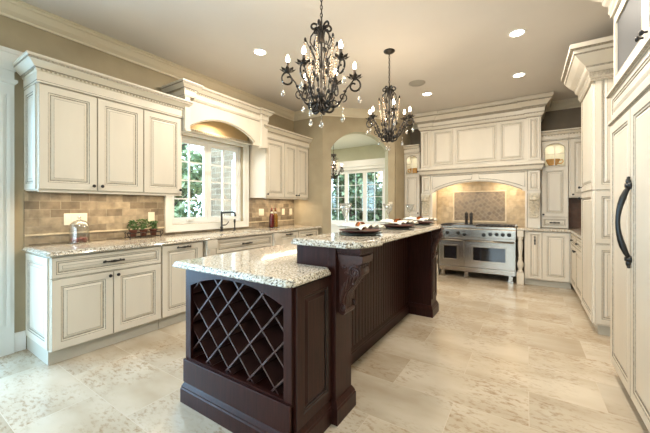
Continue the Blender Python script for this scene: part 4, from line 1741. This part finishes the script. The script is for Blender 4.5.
# ================================================================== CEILING FITTINGS
for i, (x, y) in enumerate(DOWNLIGHTS):
    names = ['recessed ceiling light over the left counter aisle', 'recessed ceiling light nearest the pantry, the big one at upper right',
             'recessed ceiling light between the pantry and hood', 'recessed ceiling light beside the round speaker',
             'recessed ceiling light above the sink side of the island', 'added out-of-view ceiling fill light above the refrigerator aisle', 'added out-of-view ceiling fill light in front of the island',
             'added ceiling fill light behind the viewer on the right', 'added ceiling light brightening the next room beyond the arch']
    if i == 4:
        continue
    ZF = 3.0 if i == 8 else ZC
    r = thing('recessed_light', names[i], 'ceiling light', (x, y, ZF), 0, 'recessed ceiling lights')
    mb = MB()
    mb.lathe([(.062, -.001), (.064, -.006), (.082, -.004), (.084, -.001)], n=28, cap0=False, cap1=False)
    mb.build('trim_ring', WHITE, r)
    mb = MB()
    mb.lathe([(.063, -.0012), (.05, -.0035), (.001, -.004)], n=28)
    mb.build('lens', CANG, r)
    l = bpy.data.lights.new('downlight', 'AREA')
    l.shape = 'DISK'
    l.size = .13
    l.energy = DOWN_W[i]
    l.color = SOFT
    lo = bpy.data.objects.new('downlight', l)
    lo.location = (x, y, ZF - .012)
    COL.objects.link(lo)
r = thing('ceiling_speaker', 'round flush ceiling speaker beside a recessed light', 'speaker', (-1.326, 4.46, ZC))
mb = MB()
mb.lathe([(.115, -.001), (.115, -.007), (.108, -.009)], n=32, cap0=False, cap1=False)
mb.build('ring', SPK, r)
mb = MB()
mb.lathe([(.108, -.0015), (.1, -.006), (.001, -.007)], n=32)
mb.build('grille', SPK, r)


# ================================================================== CHANDELIERS
def spiral(c, r0, a0, turns, plane, shrink=.75, n=22, sgn=1):
    """plane: unit outward direction in xy; spiral in plane (out, z)"""
    P = []
    for i in range(n):
        t = i / (n - 1)
        r_ = r0 * (1 - shrink * t)
        a = a0 + sgn * turns * 2 * pi * t
        u = c[0] + r_ * cos(a)
        P.append((plane[0] * u, plane[1] * u, c[1] + r_ * sin(a)))
    return P


def crystal(parent, p, L):
    mb = MB()
    z = p[2]
    mb.tube([(p[0], p[1], z), (p[0], p[1], z - L)], .0012, 4)
    mb.ball((p[0], p[1], z - L * .3), .007)
    mb.lathe([(.001, -L), (.007, -L - .014), (.015, -L - .038), (.012, -L - .052), (.001, -L - .060)], p, 8)
    return mb.build('crystal_drop', CRYSTAL, parent)


def chandelier(loc, top, label, rot=0.0):
    """loc z = bottom of iron body; body about .64 m tall; chain up to the ceiling"""
    ch = thing('chandelier', label, 'chandelier', loc, rot, 'black iron chandeliers')
    mb = MB()
    mb.lathe([(.001, .0), (.012, .012), (.02, .035), (.010, .05), (.012, .07), (.024, .10), (.030, .13), (.016, .16), (.009, .19), (.009, .30), (.016, .33), (.010, .36), (.008, .50), (.016, .53), (.022, .555), (.010, .58), (.008, .64), (.001, .645)], n=10)
    # top scrolls, cage scrolls and bottom scrolls
    for k in range(6):
        a = k * pi / 3 + .2
        pl_ = (cos(a), sin(a))
        # top curl
        pts = [(pl_[0] * u, pl_[1] * u, z) for u, z in ((.010, .50), (.018, .56), (.03, .60))]
        mb.tube(pts + spiral((.052, .598), .030, pi * .95, .95, pl_, .7, sgn=-1), .0075, 5)
        # lyre side
        pts = []
        for i in range(15):
            t = i / 14
            u = .030 + .050 * sin(pi * min(1, t * 1.5)) ** 1.0 + .105 * max(0, t - .62) ** 1.0 * 2.1
            pts.append((pl_[0] * u, pl_[1] * u, .08 + .43 * t))
        mb.tube(pts, [.0050 - .0025 * max(0, i - 9) / 5 for i in range(15)], 5)
        mb.tube([(pl_[0] * u, pl_[1] * u, z) for u, z in ((.018, .60), (.045, .575), (.075, .53), (.08, .49), (.06, .46), (.045, .47), (.05, .49))], .0055, 5)
        mb.ball((pl_[0] * .115, pl_[1] * .115, .50), .009, 1, 1, 2.2, n=6)
        # bottom curls
        mb.tube(spiral((.058, .048), .044, pi * 1.0, 1.25, pl_, .8, sgn=1), .0085, 5)
        mb.tube(spiral((.10, .085), .028, pi * .0, 1.2, pl_, .8, sgn=-1), .005, 5)
        # leaves climbing the lyre
        for j in range(4):
            z = .14 + j * .07
            u = .075 + .02 * (j % 2) - .012 * j
            mb.ball((pl_[0] * u, pl_[1] * u, z), .012, 1, 1, 1.7, n=6)
    mb.build('scroll_body', IRON, ch)
    for k in range(6):
        a = k * pi / 3 + .2
        x_, y_ = .118 * cos(a), .118 * sin(a)
        mb = MB()
        for j in range(13):
            mb.ball((x_ * (1 - .02 * j), y_ * (1 - .02 * j), .485 - j * .020), .0085 if j % 3 else .0105, 1, 1, 1.05, n=6)
        mb.build('bead_strand', VEIL, ch)
    for k in range(6):
        a = k * pi / 3
        pl_ = (cos(a), sin(a))
        hi = .02 if k % 2 else -.02
        R_ = .235
        mb = MB()
        pts = []
        for i in range(17):
            t = i / 16
            u = .015 + (R_ - .015) * t
            z = .11 - .075 * sin(pi * min(1, t * 1.35)) * (1 if t < .74 else .6) + .16 * t ** 2.2 + hi * t
            pts.append((pl_[0] * u, pl_[1] * u, z))
        e = pts[-1]
        mb.tube(pts, [.0085 - .003 * i / 16 for i in range(17)], 6)
        mb.tube(spiral((R_ - .004, e[2] - .054), .054, pi / 2, 1.1, pl_, .75, sgn=-1), .0072, 5)
        mb.tube(spiral((.15, .125 + hi * .5), .034, -pi / 2, 1.1, pl_, .75, sgn=1), .005, 5)
        # leaf cup
        top_ = e[2]
        for j in range(8):
            b2 = j * pi / 4
            x0, y0 = e[0], e[1]
            c_ = cos(b2)
            s_ = sin(b2)
            c_ *= 1.3
            s_ *= 1.3
            V = [mb.v((x0 + .008 * c_, y0 + .008 * s_, top_)), mb.v((x0 + .030 * c_ - .012 * s_, y0 + .030 * s_ + .012 * c_, top_ + .006)),
                 mb.v((x0 + .046 * c_, y0 + .046 * s_, top_ + .016)), mb.v((x0 + .030 * c_ + .012 * s_, y0 + .030 * s_ - .012 * c_, top_ + .006))]
            mb.f(V)
        mb.lathe([(.010, -.012), (.022, .0), (.026, .008), (.013, .009), (.001, .0095)], e, 10)
        for t_i in (5, 8, 11):
            p = pts[t_i]
            mb.ball((p[0], p[1], p[2] + .010), .011, 1.3, 1.3, .8, n=6)
        ar = mb.build('arm', IRON, ch)
        mb = MB()
        mb.lathe([(.011, .010), (.011, .062), (.006, .063)], e, 10)
        mb.build('candle_sleeve', simple('candle_sleeve', (.07, .05, .035), .5) if 'candle_sleeve' not in bpy.data.materials else bpy.data.materials['candle_sleeve'], ar)
        mb = MB()
        mb.lathe([(.006, .0635), (.012, .073), (.0140, .086), (.010, .102), (.004, .114), (.001, .119)], e, 10)
        mb.build('bulb', BULB, ar)
        crystal(ch, (pl_[0] * (R_ + .035), pl_[1] * (R_ + .035), e[2] - .055), .06)
        if k % 2 == 0:
            crystal(ch, (pl_[0] * .15, pl_[1] * .15, .05), .05)
    crystal(ch, (0, 0, 0), .045)
    # chain: alternating links, then canopy
    mb = MB()
    z = .645
    Ht = top - loc[2]
    i = 0
    while z < Ht - .035:
        n_ = 10
        pts = []
        for j in range(n_ + 1):
            a = 2 * pi * j / n_
            u = .008 * cos(a)
            v_ = .018 * sin(a)
            pts.append((u, 0, z + .016 + v_) if i % 2 else (0, u, z + .016 + v_))
        mb.tube(pts, .0027, 4)
        z += .028
        i += 1
    mb.tube([(0.004, 0.004, .64), (0.004, .004, Ht - .02)], .002, 4)
    mb.build('chain', IRON, ch)
    mb = MB()
    mb.lathe([(.004, -.05), (.010, -.038), (.014, -.034), (.03, -.028), (.058, -.014), (.064, -.006), (.064, -.001)], (0, 0, Ht), 20)
    mb.build('canopy', IRON, ch)
    l = bpy.data.lights.new('chandelier_glow', 'POINT')
    l.energy = 9
    l.color = WARM
    l.shadow_soft_size = .2
    lo = bpy.data.objects.new('chandelier_glow', l)
    lo.location = (loc[0], loc[1], loc[2] + .33)
    COL.objects.link(lo)
    return ch


chandelier((-1.21, 1.81, 1.93), ZC - .001, 'black scrolled iron chandelier with crystals hanging over the near end of the island', .62)
chandelier((-1.318, 3.365, 2.01), ZC - .001, 'black scrolled iron chandelier with crystals hanging nearer the range', .05)
chandelier((-4.05, 6.6, 1.95), 2.999, 'black scrolled iron chandelier in the next room, seen through the arch', .1)

# ================================================================== OUTSIDE
mb = MB()
mb.box(-40, -20, -.45, 30, 45, -.35)
struct(mb.build('lawn', LAWN))


def tree(x, y, z0, h, rad, n, label, lf, trunk_r=.12, size=.13, seed=0, low=.25):
    rnd = random.Random(seed)
    t = thing('garden_tree', label, 'tree', (x, y, z0), 0, 'garden trees')
    mb = MB()
    mb.tube([(0, 0, 0), (.05, .03, h * .3), (-.03, .06, h * .6), (.04, 0, h * .9)], [trunk_r, trunk_r * .8, trunk_r * .5, trunk_r * .15], 8)
    for k in range(9):
        a = k * 2.4
        z = h * (.3 + .06 * k)
        mb.tube([(0, 0, z), (rad * .4 * cos(a), rad * .4 * sin(a), z + h * .08), (rad * .8 * cos(a), rad * .8 * sin(a), z + h * .13)], [trunk_r * .35, trunk_r * .2, .01], 5)
    mb.build('trunk', BARK, t)
    mb = MB()
    blobs = []
    for k in range(16):
        a = rnd.random() * 2 * pi
        zz = low + (1 - low) * rnd.random()
        rr = rad * .75 * sqrt(rnd.random()) * (1 - .4 * abs(zz - .55))
        blobs.append((rr * cos(a), rr * sin(a), h * zz, rad * rnd.uniform(.28, .5)))
    for k in range(n):
        b2 = blobs[rnd.randrange(16)]
        d = Vector((rnd.gauss(0, 1), rnd.gauss(0, 1), rnd.gauss(0, 1))).normalized() * b2[3] * rnd.uniform(.6, 1.05)
        c = Vector(b2[:3]) + d
        u = Vector((rnd.uniform(-1, 1), rnd.uniform(-1, 1), rnd.uniform(-1, .5))).normalized() * size
        v_ = u.cross(Vector((rnd.uniform(-1, 1), rnd.uniform(-1, 1), rnd.uniform(-1, 1)))).normalized() * size * .45
        mb.f([mb.v(c - u), mb.v(c + v_), mb.v(c + u), mb.v(c - v_)], rnd.choice((0, 0, 1, 1, 2)) if lf == 0 else rnd.choice((1, 2, 2)))
    mb.build('foliage', LEAFS, t, recalc=False)


tree(-8.35, 4.75, -.36, 4.6, 1.45, 4600, 'leafy tree with a visible trunk behind the left sash of the sink window', 1, .12, .11, 1, .05)
tree(-11.5, 6.6, -.36, 5.0, 1.7, 4600, 'dense green tree further back behind the sink window', 0, .16, .15, 2, .02)
tree(-8.9, 8.6, -.36, 5.0, 1.5, 2600, 'bright green tree beyond the stone wall of the next room', 1, .10, .12, 3, .05)
tree(-6.3, 11.5, -.36, 3.9, 1.6, 6500, 'bushy green tree centred behind the next room window', 0, .10, .14, 4, .0)
tree(-3.0, 11.6, -.36, 4.4, 1.6, 6000, 'bushy tree behind the right of the next room window', 0, .12, .15, 5, .0)
tree(-9.9, 12.4, -.36, 3.8, 1.7, 5500, 'broad green tree at the left behind the next room window', 0, .12, .15, 6, .0)
tree(-7.6, 16.0, -.36, 5.4, 2.4, 6500, 'distant dense tree behind the bushy one past the next room', 0, .2, .24, 9, .0)
tree(-12.6, 16.4, -.36, 5.0, 2.4, 6000, 'distant green tree at the far left past the next room', 0, .2, .24, 10, .0)
